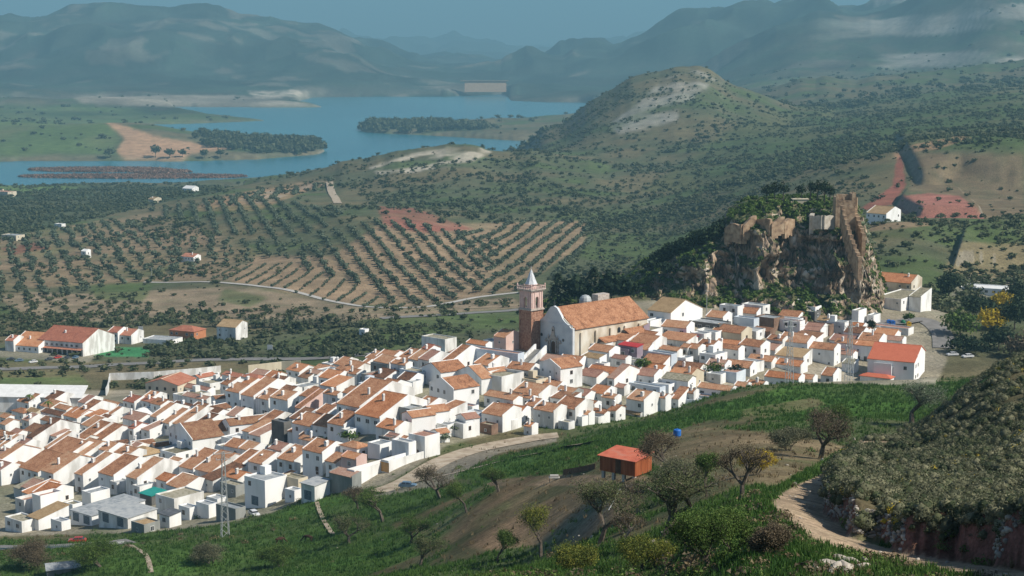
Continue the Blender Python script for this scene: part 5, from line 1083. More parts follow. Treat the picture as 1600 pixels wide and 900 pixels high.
# ---- individual trees
def tree_obj(name,base,h,r,lm,label,cat='tree',group=None,kind='round',seed=0,n=260,leaf=.5,trunk='bark',th=None):
    t=empty(name,(base.x,base.y,base.z),random.Random(seed).uniform(0,6),label,cat,group)
    g=random.Random(seed); b=MB(); th=th if th is not None else h*.3; b.tube((0,0,-.6),(0,0,th),h*.035,h*.025,7); b.tube((0,0,th),(g.uniform(-.1,.1)*h,g.uniform(-.1,.1)*h,h*.8),h*.025,.02,5)
    for i in range(5):
        a=i*1.26+g.random(); z=th+(h-th)*g.uniform(.0,.5); b.tube((0,0,z),(math.cos(a)*r*.7,math.sin(a)*r*.7,z+h*.15),h*.014,.015,4)
    b.obj('trunk',[trunk],t)
    if kind=='cone':
        rg=np.random.default_rng(seed); m=n; z=rg.random(m)**1.3; a=rg.random(m)*6.283; rr=r*(1-z)**.8*(.45+.55*rg.random(m)**.5)*(1+.2*np.sin(a*5+seed)); c=np.stack([rr*np.cos(a),rr*np.sin(a),th*.6+z*(h-th*.6)],1)
        d=np.stack([np.cos(a),np.sin(a),-.25+0*a],1)+rg.normal(size=(m,3))*.35; s=np.cross(d,[0,0,1.]); s/=np.linalg.norm(s,axis=1)[:,None]; d/=np.linalg.norm(d,axis=1)[:,None]; L_=leaf*(.5+rg.random(m))[:,None]
        Vv_=np.stack([c-s*L_*.35,c+s*L_*.35,c+d*L_],1).reshape(-1,3); F_=np.arange(3*m).reshape(-1,3)
    else:
        rz=(h-th)/2*1.1; Vs=[];Fs=[];off=0; rg=np.random.default_rng(seed); k=6 if kind=='round' else 4
        for i in range(k):
            a=i*6.283/k+rg.random(); q=.45*r if i<k-1 else 0; vv,ff=clump(n//k,r*.62,r*.62,rz*.62,leaf,0,.3,seed*7+i,core=False)
            vv=vv+np.array([q*math.cos(a),q*math.sin(a),th+rz*(.7+.45*rg.random()) if i<k-1 else th+rz*1.35]); Vs.append(vv);Fs.append(ff+off);off+=len(vv)
        Vv_=np.concatenate(Vs);F_=np.concatenate(Fs)
    linkmesh('crown',npmesh('crown',Vv_,F_,[lm]),t); return t
def at(u,v,y0,y1): return ray(u,v,y0,y1)
OD=['first','second','third','fourth','fifth','sixth','seventh','eighth','ninth','tenth']
for i,(u,v,h) in enumerate([(1198,314,7.5),(1210,313,8),(1224,312,8),(1252,311,7.5),(1266,310,8.5),(1277,311,9),(1288,312,8.5),(1297,314,7.7)]):
    Y=672; p=Vector(world(u,v,Y)); p.z=max(p.z-1,cz_(p.x,p.y)-.3) if abs(cz_(p.x,p.y)-p.z)<6 else p.z; tree_obj('pine_tree',p,h,2.6,'leaf_pine',f'dark pine on top of the crag, {OD[i]} from the left','tree','pines on the crag top','round',i+1,240,.55,th=h*.35)
for i,(u,v,h,r) in enumerate([(872,478,14,5.8),(903,474,11.5,5),(928,472,14.5,6),(955,468,11,5),(978,466,8,4.5)]):
    p=crag_ray(u,v+2,0,640,700); tree_obj('cedar_tree',p,h,r,'leaf_pine',['broad dark conifer just right of the bell tower','dark conifer, second right of the bell tower','tall spreading conifer behind the middle of church roof','dark conifer above the far end of church roof','small dark conifer at foot of crag beside church'][i],'tree','conifers behind the church','cone' if i in(0,2) else 'round',i+31,900,1.5,th=1.5)
for i,(u,v,h,r) in enumerate([(1015,425,6,4),(1032,415,6.5,4.5),(1048,405,7,4.5),(1066,398,7,4.5),(1085,388,7.5,4.8),(1100,383,7,4.5),(1118,375,7,4),(1128,362,5,3.5),(1040,428,5,3.5),(1075,415,4.5,3.5)]):
    p=crag_ray(u,v); p.z-=.5; tree_obj('oak_tree',p,h,r,'leaf_pine',f'dark bushy tree on the left shoulder of crag, {OD[i]} {"from left" if i<8 else "and set lower"}','tree','dark trees on the crag shoulder','round',i+50,420,.9,th=.8)
for i,(u,v,h,r,m,l) in enumerate([(1482,462,8,4,'leaf_pine','dark tree behind the old upper farmhouse'),(1548,515,6,4.2,'leaf_yellow','bright yellow flowering mimosa at right'),(1566,480,5.5,4,'leaf_yellow','smaller yellow mimosa above the bright one'),(1500,525,7,5,'leaf_green','green tree beside the upper road bend'),(1525,500,7.5,5,'leaf_pine','dark tree left of the yellow mimosa'),(1585,515,9,5.5,'leaf_pine','big dark pine at right edge of village'),(1590,480,9,4,'leaf_pine','dark pine topmost at right edge'),(1510,553,5,5,'leaf_pine','dark bush at end of the village road'),(1560,548,6,5,'leaf_pine','dark tree below the yellow mimosa'),(1600,560,7,5,'leaf_russet','brownish tree at right edge above meadow')]):
    p=at(u,v,520,760); tree_obj('roadside_tree',p,h*1.35,r*1.45,m,l,'tree',None,'round',i+70,900,.8,th=h*.12)
for i,(u,v,h) in enumerate([(1391,603,5.6),(1405,603,5.4)]):
    p=at(u,v,480,560); p.y=min(p.y,520); p=Vector((azim(u,600)*520,520,hz(azim(u,600)*520,520))); tree_obj('cypress_tree',p,h,1.7,'leaf_pine',['left','right'][i]+' one of two small cypresses before the salmon-roofed house','tree','cypresses by the salmon-roofed house','cone',i+90,320,.5,th=.5)
for i,(u,v,h,r,l) in enumerate([(1005,585,5.5,3,'leafy green tree in a yard below the church'),(1117,590,5,3,'rounded green tree in yard, left of a pair'),(1151,590,4.5,3.2,'dark green tree in yard, right of a pair'),(1362,520,5,1.8,'slim dark conifer beside the recycling bins'),(545,690,3,3,'leafy shrub in yard behind the dirt street'),(500,700,3,3.5,'garden bush among yards at village centre'),(705,678,3.5,4,'grey leafless shrub beside the tall white cube'),(690,690,2.6,3,'pale cactus thicket at the track bend'),(290,785,2.6,4,'overgrown bush in a yard near green canopy'),(1420,505,4,2.5,'small tree by the road to the upper farmhouse')]):
    p=at(u,v,395,680); tree_obj('garden_tree',p,h,r,'leaf_cactus' if 'cactus' in l or 'grey' in l else ('leaf_pine' if 'dark' in l else 'leaf_green'),l,'tree',None,'round',i+110,300,.5)
# palms
for i,(u,v,h) in enumerate([(47,645,7),(76,650,5.5)]):
    p=at(u,v,520,680); t=empty('palm_tree',p,0,['taller palm tree before the long white hall','shorter palm tree before the long white hall'][i],'palm tree'); b=MB(); b.tube((0,0,-.5),(0,0,h),.25,.2,7); b.obj('trunk',['bark'],t); b=MB()
    for k in range(16):
        a=k*2.4; e=.2+.7*(k%4)/3; pr=None
        for j in range(5):
            f=j/4; q=Vector((math.cos(a)*2.4*f,math.sin(a)*2.4*f,h+e*2*f-2.2*f*f)); w=.28*math.sin(PI*min(.95,f+.15))+.03; sd_=Vector((-math.sin(a)*w,math.cos(a)*w,0))
            if pr is not None: b.add([pr[0]-pr[1],pr[0]+pr[1],q+sd_,q-sd_],[(0,1,2,3)])
            pr=(q,sd_)
    b.obj('crown',['leaf_green'],t)
# conifer hedge along the valley road
for i in range(26):
    u=332+i*10.2; v=512-abs(i-13)*.25+(2 if i<8 else 0); p=at(u,v,800,1100); tree_obj('hedge_conifer',p,random.Random(i).uniform(5.5,7.2),2.0,'leaf_pine','dark conifer in the straight hedge behind the valley villas','tree','conifers of the valley hedge','cone',i%6+200,110,1.1,th=.6)
for i,(u,v,h) in enumerate([(243,246,26),(265,247,20),(285,246,17),(172,247,22),(320,247,18),(345,247,18)]):
    p=at(u,v,3200,3900); tree_obj('shore_tree',p,h,h*.55,'leaf_scrub',f'dark tree on the brown lake shore, {OD[sorted([243,265,285,172,320,345]).index(u)]} from left','tree','trees on the brown shore','round',i+300,200,3.2)
# peninsula woods
def woods(name,poly,y0,y1,n,s0,s1,lab,seed):
    g=random.Random(seed); P=[]
    us=[p[0] for p in poly]; vs=[p[1] for p in poly]
    while len(P)<n:
        u=g.uniform(min(us),max(us)); v=g.uniform(min(vs),max(vs))
        if inpoly(np.array([u]),np.array([v]),poly)[0]:
            s=slope(v); Y=CAMZ/s; x=azim(u,v)*Y
            z=hz(x,Y); P.append((x,Y,z))
    P=np.array(P); P=P[P[:,2]>0.5]; S=RNG.uniform(s0,s1,len(P)); P[:,2]+=S*.6; stuff(linkmesh(name,scatter(name,SCR,P,np.stack([S,S,S*1.2],1),RNG.uniform(0,6,len(P)),['leaf_scrub'])),lab)
woods('peninsula_wood',[(300,238),(320,222),(420,222),(500,230),(510,238),(490,243),(400,247),(340,244)],3200,4200,330,5,9,'dark woods on the left peninsula',1)
woods('peninsula_wood',[(556,205),(575,200),(640,200),(760,206),(760,212),(640,210),(590,208)],3900,5200,330,6,10,'dark woods on the right peninsula',2)
# reed beds in the shallows
g=np.random.default_rng(8); pts=[]
for (u0_,u1_,v0_,v1_,n) in ((45,270,262,269,2600),(30,385,273,279,3800),(200,300,266,271,500)):
    u=g.uniform(u0_,u1_,n); v=g.uniform(v0_,v1_,n); t_=(u-u0_)/(u1_-u0_); k=np.abs((v-v0_)/(v1_-v0_)-.5)<.5*np.sqrt(np.clip(4*t_*(1-t_),0,1)); u=u[k];v=v[k]; Y=CAMZ/np.array([slope(q) for q in v]); pts.append(np.stack([np.array([azim(a,b) for a,b in zip(u,v)])*Y,Y,0*Y+.0],1))
P=np.concatenate(pts); stuff(linkmesh('reed_bed',scatter('reed_bed',[clump(16,1,1,.5,.9,0,.2,s,core=False) for s in range(3)],P,g.uniform(3,5,len(P))*np.array([1.]),g.uniform(0,6,len(P)),['leaf_reed'])),'reddish brown reed beds in the shallow water')
# bushes and grass over the crag
g=np.random.default_rng(21); P=[]
for _ in range(9000):
    i=g.integers(5,nx_-5);j=g.integers(5,ny_-5); z=Zc[j,i]; 
    if z<base[j,i]+.3: continue
    sl_=abs(Zc[j+1,i]-Zc[j-1,i])/(Yw[j+1,i]-Yw[j-1,i]+1e-3)
    if abs(sl_)<1.1 and vnoise(np.array([Xw[j,i]/7]),np.array([Yw[j,i]/7]),5)[0]>-.25: P.append((Xw[j,i],Yw[j,i],z+.1))
P=np.array(P)[:3600]; print('crag bushes',len(P)); S=g.uniform(.35,1.1,len(P)); stuff(linkmesh('crag_bushes',scatter('crag_bushes',SCR,P,S,g.uniform(0,6,len(P)),['leaf_green','leaf_pine'])),'low green bushes clinging to the crag')
P=[];us_=[]
for _ in range(420):
    u=g.uniform(1345,1425); v=g.uniform(345,425)
    if (v-345)>(u-1345)*1.0-10 and (v-345)<(u-1345)*1.0+38: p=crag_ray(u,v); P.append(tuple(p))
P=np.array(P); stuff(linkmesh('cactus_thicket',scatter('cactus_thicket',SCR,P,g.uniform(.8,1.8,len(P)),g.uniform(0,6,len(P)),['leaf_cactus'])),'pale green cactus thicket down the right side of crag')
# ------------------------------------------------------------------ foreground plants
HEATH=[clump(170,1,1,.8,.15,.35,.3,s,core=True) for s in range(5)]
y=[];g=np.random.default_rng(31)
yy_=np.exp(g.uniform(math.log(45),math.log(265),26000)); aa_=g.uniform(.10,.40,26000); m=grid_at(sc,aa_*yy_,yy_)
k=(m>.35)&(fbm(aa_*yy_,yy_,6,2,71)>-.55); P=zof(np.column_stack([(aa_*yy_)[k],yy_[k]]))[:10500]; S=g.uniform(.25,.75,len(P))*(.8+.4*sstep(60,160,P[:,1])); print('heath',len(P))
w=g.random(len(P)); pn=fbm(P[:,0],P[:,1],14,2,72)
for nm,kk,mat,lab in (('heath',w<.58,'leaf_heath','grey-green heath bushes covering the right hillside'),('heath',(w>=.58)&(w<.93),'leaf_scrub','dark green bushes mixed in the right hillside heath'),('gorse',(w>=.93)&(pn>-.2),'leaf_yellow','yellow flowering gorse on the right hillside')):
    stuff(linkmesh(nm,scatter(nm,HEATH,P[kk],S[kk]*(.7 if 'gorse'==nm else 1),g.uniform(0,6,kk.sum()),[mat])),lab)
# grass tufts on the near slopes
def tuft(n,seed):
    r=np.random.default_rng(seed); c=np.stack([r.normal(size=n)*.4,r.normal(size=n)*.4,0*np.arange(n)],1); a=r.random(n)*6.28; s=np.stack([np.cos(a),np.sin(a),0*a],1)*.12; t=c+np.stack([r.normal(size=n)*.25,r.normal(size=n)*.25,.5+.7*r.random(n)],1)
    return np.stack([c-s,c+s,t],1).reshape(-1,3),np.arange(3*n).reshape(-1,3)
TU=[tuft(9,s) for s in range(5)]
lum=K[...,1]-K[...,0]
GD=np.clip(lum*28,0.06,1)*(1-sc); PATHM=world_mask([(1392,686),(1342,688),(1346,706),(1305,732),(1250,756),(1216,774),(1204,790),(1238,820),(1285,850),(1340,868),(1420,882),(1500,897),(1570,910),(1720,910),(1600,893),(1470,874),(1400,861),(1335,842),(1296,806),(1288,780),(1318,748),(1362,716)],30,300,1)
GD=GD*(1-np.clip(PATHM*1.5,0,1))*(1-np.clip(1.5*world_mask(VILL,395,700,1),0,1))
P,g=sample(130000,42,520,GD,a0=-.34,a1=.34,seed=41); S=g.uniform(.14,.42,len(P))*(.7+P[:,1]/260); print('tufts',len(P))
DRYP=grid_at(K[...,0]/K[...,1],P[:,0],P[:,1])>1.0
stuff(linkmesh('grass',scatter('grass',TU,P[~DRYP],S[~DRYP],g.uniform(0,6,(~DRYP).sum()),['leaf_grass'])),'lush green grass over the near slopes')
if DRYP.any(): stuff(linkmesh('dry_grass',scatter('dry_grass',TU,P[DRYP],S[DRYP],g.uniform(0,6,DRYP.sum()),['leaf_dry'])),'dry brown grass over the near slopes')
# loose shrubs over the near slopes
GB=np.clip(.16+.5*fbm(X2,Y2,28,3,77),0,1)*(1-sc)*(1-np.clip(PATHM*3,0,1))*(Vv>690)
P,g=sample(12000,48,420,GB,a0=-.33,a1=.30,seed=43); S=.18+.7*g.random(len(P))**2.2*(.6+P[:,1]/300)
w=g.random(len(P))
for nm,kk,mat,lab in (('undergrowth',w<.5,'leaf_green','green weeds and brambles on the near slopes'),('undergrowth',(w>=.5)&(w<.8),'leaf_dry','dry brown weeds on the near slopes'),('undergrowth',w>=.8,'leaf_russet','russet dead weeds on the near slopes')):
    stuff(linkmesh(nm,scatter(nm,[clump(130,1,1,.6,.17,.1,.2,s,core=False) for s in range(4)],P[kk],S[kk],g.uniform(0,6,kk.sum()),[mat])),lab)
# stones of the cut bank and the path
bm=bmesh.new(); bmesh.ops.create_icosphere(bm,subdivisions=2,radius=1); iv=np.array([v.co[:] for v in bm.verts]); fi=np.array([[v.index for v in f.verts] for f in bm.faces]); bm.free()
def rock(seed): 
    r=np.random.default_rng(seed); d=r.normal(size=(7,3)); d/=np.linalg.norm(d,axis=1)[:,None]; V_=iv.copy()
    for q in d: t=np.clip(V_@q-.62,0,None); V_-=t[:,None]*q*.9
    return V_*(1+.05*r.normal(size=(len(V_),1)))*np.array([1,.8,.65]),fi
RK=[rock(s) for s in range(6)]
mottle('stone',[(.15,.13,.11),(.30,.265,.22),(.42,.38,.32)],1.2,detail=8,bump=.05,island=True,rnd=.3)
g=np.random.default_rng(51); aa_=g.uniform(.16,.36,60000); yy_=np.exp(g.uniform(math.log(48),math.log(170),60000)); m=grid_at(sc,aa_*yy_,yy_); x_=aa_*yy_
k=(m>.10)&(m<.75)&((fbm(x_,yy_,9,2,73)>-.1)|(aa_<.245)); P=zof(np.column_stack([x_[k],yy_[k]]))[:3600]; S=g.uniform(.06,.24,len(P)); print('bank stones',len(P))
stuff(linkmesh('stone_bank',scatter('stone_bank',RK,P,S,g.uniform(0,6,len(P)),['stone'])),'loose dry-stone facing of the bank beside the path')
P,g=sample(1500,48,330,np.clip(PATHM*.5+.12,0,1)*(Vv>700),a0=-.2,a1=.33,seed=53); P[:,2]-=.02; S=g.uniform(.05,.16,len(P))*(.8+P[:,1]/200)
stuff(linkmesh('loose_stones',scatter('loose_stones',RK,P,S,g.uniform(0,6,len(P)),['stone'])),'small loose stones on the path and slopes')
for i,(u,v,s) in enumerate([(1290,884,.75),(1312,876,1.0),(1330,882,.85),(1345,890,.7),(1300,893,.8),(1322,894,.9),(1028,862,1.0),(1008,868,.8),(1040,852,.8),(1018,852,.7),(925,842,.55),(1275,893,.5),(1352,880,.5),(1242,757,.45),(1335,687,.5),(700,690,1.2),(1285,722,.7)]):
    p=at(u,v,45,500); me=npmesh('boulder',RK[i%6][0],RK[i%6][1],['stone']); o=linkmesh('boulder',me); o.location=p; s*=.7; o.scale=(s*1.1,s,s*.8); o.rotation_euler=(.2*i,.1*i,i)
    gl='pale rock in the pile at bottom right beside the path' if i in(0,1,2,3,4,5,11,12) else ('rock in the mound under the big bare almond tree' if i in(6,7,8,9) else None)
    tag(o,gl or {10:'lone white boulder among bushes at bottom centre',13:'small pale stone at left edge of path bend',14:'flat pale stone where the path disappears',15:'big pale rock beside the village track',16:'grey stone under the tree left of the path'}[i],'rock','rocks piled beside the path' if i in(0,1,2,3,4,5,11,12) else ('rocks of the mound' if i in(6,7,8,9) else None))
# branching almond trees and bushes
def almond(u,v,wpx,hpx,leaf,dens_,label,seed,name='almond_tree',y0=60,y1=480,bark='bark',bush=False):
    p=at(u,v,y0,y1); k=FPX/p.y; W_=wpx/k; H_=hpx/k; R=random.Random(seed)
    t=empty(name,(p.x,p.y,p.z),0,label,'tree' if not bush else 'bush'); b=MB(); tips=[]
    def grow(q,d,L_,r,dep):
        e=q+d*L_; b.tube(q,e,r,r*.66,5 if dep>1 else 3)
        if dep<=2: tips.append((q+e)/2)
        if dep==0: tips.append(e); return
        for i in range(3 if dep>1 else 4):
            a=R.uniform(0,6.28); s=R.uniform(.45,.95); n=Vector((math.cos(a),math.sin(a),R.uniform(-.1,.5))); nd=(d*.75+n*s); nd.z=max(nd.z,-.15)+.12; nd.normalize(); grow(e,nd,L_*R.uniform(.62,.85),r*.62,dep-1)
    nst=3 if bush else 1
    for i in range(nst):
        a=R.uniform(0,6.28); grow(Vector((0,0,-.25)),Vector((math.cos(a)*(.6 if bush else .25),math.sin(a)*(.6 if bush else .25),1)).normalized(),H_*.20,H_*(.016 if bush else .028),4)
    xs=[abs(c[0]) for c in b.v]+[abs(c[1]) for c in b.v]; sx=W_/2/(sorted(xs)[int(len(xs)*.985)]+.01); sz=H_/(sorted(c[2] for c in b.v)[int(len(b.v)*.985)]+.01)
    b.v=[(c[0]*sx,c[1]*sx,c[2]*sz) for c in b.v]; b.obj('trunk',[bark],t)
    T_=np.array([(q.x*sx,q.y*sx,q.z*sz) for q in tips]); rg=np.random.default_rng(seed); n=int(len(T_)*dens_*3.2); c=T_[rg.integers(0,len(T_),n)]+rg.normal(size=(n,3))*W_*.06
    c[:,2]=np.maximum(c[:,2],.1); nn=rg.normal(size=(n,3)); nn/=np.linalg.norm(nn,axis=1)[:,None]; a_=np.cross(nn,rg.normal(size=(n,3))); a_/=np.linalg.norm(a_,axis=1)[:,None]; bb=np.cross(nn,a_); L2=(.065+.004*W_)*(p.y/130)**.5*(.6+.8*rg.random(n))[:,None]
    V_=np.stack([c-a_*L2*.5,c+a_*L2*.5,c+bb*L2],1).reshape(-1,3); linkmesh('crown',npmesh('crown',V_,np.arange(3*n).reshape(-1,3),[leaf]),t); return t
for a in [(1040,836,125,105,'leaf_almond',9,'big gnarled almond tree with dark crooked trunk at bottom centre',1),(935,850,105,95,'leaf_almond',10,'light green almond tree below the orange shed',2),(845,870,95,72,'leaf_lime',8,'small bright green tree at bottom centre-left',3),
 (1160,780,95,85,'leaf_russet',5,'bare twiggy tree between big almond and path',4),(1105,775,70,70,'leaf_green',8,'dark leafy tree right of the big almond',5),(1282,716,95,80,'leaf_russet',8,'brownish tree left of where the path vanishes',6),(1310,690,60,55,'leaf_green',8,'greener small tree behind the brownish path tree',7),
 (1425,662,95,60,'leaf_cactus',9,'pale misty shrub tree at edge of green field',8),(1050,742,90,60,'leaf_russet',9,'brown leafy tree at right end of orange shed',9),(688,778,75,48,'leaf_russet',4,'bare greyish tree on slope below the parked blue car',10),(730,800,60,44,'leaf_green',6,'green tree beside the brown earth bank',11),
 (600,815,70,50,'leaf_green',6,'green tree on the slope left of the earth bank',12),(545,850,60,40,'leaf_almond',6,'sparse tree near the bottom, right of the horses',13),(655,885,70,46,'leaf_almond',6,'sparse tree at the bottom, under the slope trees',14),(775,880,60,50,'leaf_green',6,'dark green tree at bottom, left of bright green one',15),
 (780,768,55,36,'leaf_green',5,'low green tree at left end of brown earth bank',16),(1000,800,70,50,'leaf_russet',4,'bare pale-branched tree left of the big almond',17,'almond_tree',60,480,'bark_pale'),(975,850,60,48,'leaf_russet',4,'pale leafless tree behind the white boulder',18,'almond_tree',60,480,'bark_pale'),
 (560,795,50,34,'leaf_russet',5,'small bare tree just below the dirt street end',19),(640,850,60,40,'leaf_green',5,'low green tree in the middle of lower slope',20)]: almond(*a)
for a in [(1120,885,130,80,'leaf_green',9,'large leafy green bush at bottom beside the path bank',31),(1207,872,62,48,'leaf_russet',12,'round russet bush beside the green bank',32),(1235,705,60,30,'leaf_heath',8,'low grey bush on the brown field edge',33),(60,885,80,36,'leaf_russet',7,'brown bush at bottom left beside the metal roofed shed',34),
 (160,885,90,34,'leaf_green',7,'dark green bush right of the metal roofed shed',35),(1010,890,90,45,'leaf_lime',8,'yellow-green bush at bottom centre-right',36),(920,893,90,36,'leaf_lime',7,'yellow flowering bush at bottom centre',37),(1180,742,50,34,'leaf_yellow',6,'small yellow gorse bush left of the path',38),(1060,775,90,50,'leaf_heath',8,'grey-green bush behind the big almond trunk',39),
 (440,885,70,30,'leaf_green',6,'low bush at the bottom below the horses',40),(330,880,60,26,'leaf_heath',6,'low dry bush at bottom left-centre',41)]: almond(*a[:7],a[7],name='bush',bush=True)
# ------------------------------------------------------------------ vehicles
def car(u,v,yaw,paint,label,y0,y1,L_=4.2,group=None,name='parked_car'):
    p=ray(u,v,y0,y1); t=empty(name,(p.x,p.y,p.z+.05),yaw,label,'car',group); s=L_/4.2
    b=MB(); lo_=[(-2.1,.35),(-2.05,.72),(-1.9,.86),(-.95,.95),(1.0,.98),(1.95,.92),(2.1,.7),(2.1,.35)]; b.prism([(x*s,z) for x,z in lo_],'y',-.85,.85)
    b.prism([(x*s,z) for x,z in[(-.45,1.40),(1.05,1.42),(1.3,1.36),(-.7,1.34)]],'y',-.64,.64)
    for x in(-.62,.35,1.42): 
        for y in(-.74,.74): b.tube((x*s,y*1.05,.94),((x*.72+.1)*s,y*.86,1.38),.04,.04,4)
    b.obj('body',[paint],t)
    b=MB(); b.add([(x*s,y,z) for x,y,z in[(-.95,-.78,.955),(1.65,-.78,.975),(1.65,.78,.975),(-.95,.78,.955),(-.5,-.62,1.34),(1.15,-.62,1.35),(1.15,.62,1.35),(-.5,.62,1.34)]],[(3,2,1,0),(4,5,6,7),(0,1,5,4),(1,2,6,5),(2,3,7,6),(3,0,4,7)]); b.obj('windows',['pane'],t)
    for x in(-1.3,1.3):
        for y in(-.84,.66): w_=MB(); w_.tube((x*s,y,.33),(x*s,y+.18,.33),.33,.33,12); w_.tube((x*s,y-.01,.33),(x*s,y+.19,.33),.17,.17,8,1); w_.obj('wheel',['rubber','galvanised'],t)
    for y in(-.6,.6): h=MB(); h.box(-2.13*s,-2.06*s,y-.16,y+.16,.58,.72); h.obj('headlight',['paint_white'],t)
    return t
car(637,762,math.radians(172),'paint_blue','blue-grey car parked where the dirt street ends',330,480)
car(397,806,math.radians(120),'paint_white','white car parked beside the tall house at meadow edge',360,470)
car(121,848,math.radians(5),'paint_red','red car on the lane behind the guard rail',330,470)
for i,(u,v,pt,l) in enumerate([(17,563,'paint_dark','dark car at far left of the hotel car park'),(30,565,'paint_blue','blue-grey car, second from left in hotel car park'),(52,567,'paint_white','white car in the hotel car park'),(77,563,'paint_dark','dark car parked before left arches of the hotel'),(90,560,'paint_red','red car parked before the hotel arches'),(104,561,'paint_dark','dark car parked before right arches of the hotel'),(118,560,'paint_blue','grey-blue car at right end of hotel car park')]):
    car(u,v,math.radians(20+i*9),pt,l,760,960,group='cars in the hotel car park')
car(1488,556,math.radians(10),'paint_white','white car parked at the end of the upper village road',520,700); car(1512,559,math.radians(15),'paint_white','white car under dark trees at right of village',520,700)
# ------------------------------------------------------------------ orange shed on the terrace
ck_=ray(992,747,170,240); k=FPX/ck_.y; t=empty('orange_shed',(ck_.x,ck_.y,ck_.z+.15),math.radians(-38),'long orange metal shed with red roof on the terraced slope','shed')
w_,d_,h_=54/k/math.cos(math.radians(38)),30/k/math.sin(math.radians(38)),1.85
b=MB(); b.box(-w_,0,0,d_,0,h_)
for i in range(int(w_/.22)): b.box(-w_+i*.22,-w_+i*.22+.1,-.03,-.002,.05,h_-.05)
for i in range(int(d_/.22)): b.box(.002,.03,i*.22+.05,i*.22+.15,.05,h_-.05)
b.obj('wall',['metal_orange'],t); b=MB(); b.prism([(-.3,h_-.02),(d_+.3,h_+.42),(d_+.3,h_+.5),(-.3,h_+.06)],'x',-w_-.25,.25); b.obj('roof',['metal_rust'],t)
for i in range(4):
    for y in(.2,d_-.3): q=MB(); q.box(-w_+.2+i*(w_-.6)/3,-w_+.55+i*(w_-.6)/3,y-.15,y+.2,-.9,0); q.obj('footing',['concrete'],t)
q=MB(); q.box(-w_*.55,-w_*.55+.8,-.06,-.035,0,1.8); q.obj('door',['door_brown'],t)
f=wall_line([(880,742),(905,738),(930,733)],.9,.06,'door_brown','fence','low rusty fence at left of orange shed','fence',150,280,.2)
p=ray(866,751,150,300); b=MB(); b.box(-.9,.9,-.5,.5,.5,.6,1); 
for x in(-.8,.8):
    for y in(-.4,.4): b.box(x-.05,x+.05,y-.05,y+.05,-.1,.5)
b.box(-.7,.7,-.35,.35,.6,.95,1); o=b.obj('cart',['bark','concrete']); o.location=p; tag(o,'small flat cart standing on the terrace left of the shed','cart')
p=ray(1058,684,250,420); b=MB(); b.lathe([(.62,.35),(.66,.4),(.66,1.3),(.55,1.45),(.15,1.5),(.15,1.6)],14); 
for a in range(4): b.tube((.45*math.cos(a*PI/2+.7),.45*math.sin(a*PI/2+.7),-.2),(.45*math.cos(a*PI/2+.7),.45*math.sin(a*PI/2+.7),.36),.06,.06,5)
o=b.obj('water_tank',['plastic_blue']); o.location=p; tag(o,'bright blue water tank on legs standing alone on the slope','tank')
p=ray(951,797,100,260); q=Vector(world(969,764,p.y+1)); b=MB(); b.tube(p,q,.05,.04,6); o=b.obj('white_pole',['paint_white']); tag(o,'thin white pole leaning on the slope below the shed','pole')
# metal roofed shed bottom left
sp=ray(100,893,250,420); k=FPX/sp.y; t=empty('field_shed',(sp.x,sp.y,sp.z),math.radians(20),'grey metal roofed shed at the bottom left corner','shed'); b=MB(); b.box(-3.4,3.0,-1.6,2.6,-3,1.1); b.obj('wall',['wall_grey'],t); b=MB(); b.prism([(-1.9,1.0),(.5,1.9),(2.9,1.15),(2.9,1.25),(.5,2.0),(-1.9,1.1)],'x',-3.7,3.3); b.obj('roof',['roof_grey'],t)
# guard rail
P=[ray(u,v,330,470) for u,v in [(-60,866),(0,861),(80,859),(150,856),(205,849)]]; t=empty('guard_rail',P[0],0,'metal guard rail along the lane below the village','guard rail'); b=MB(); Q=[]
for a,c in zip(P[:-1],P[1:]):
    for i in range(5): q=a+(c-a)*i/5; q.z=hz(q.x,q.y); Q.append(q-P[0])
for a,c in zip(Q[:-1],Q[1:]): b.add([a+Vector((0,0,.45)),c+Vector((0,0,.45)),c+Vector((0,.06,.45)),a+Vector((0,.06,.45)),a+Vector((0,0,.8)),c+Vector((0,0,.8)),c+Vector((0,.06,.8)),a+Vector((0,.06,.8))],[(3,2,1,0),(4,5,6,7),(0,1,5,4),(2,3,7,6)])
b.obj('rail',['galvanised'],t)
for q in Q[::2]: pb=MB(); pb.box(q.x-.06,q.x+.06,q.y+.07,q.y+.17,q.z-.3,q.z+.8); pb.obj('post',['galvanised'],t)
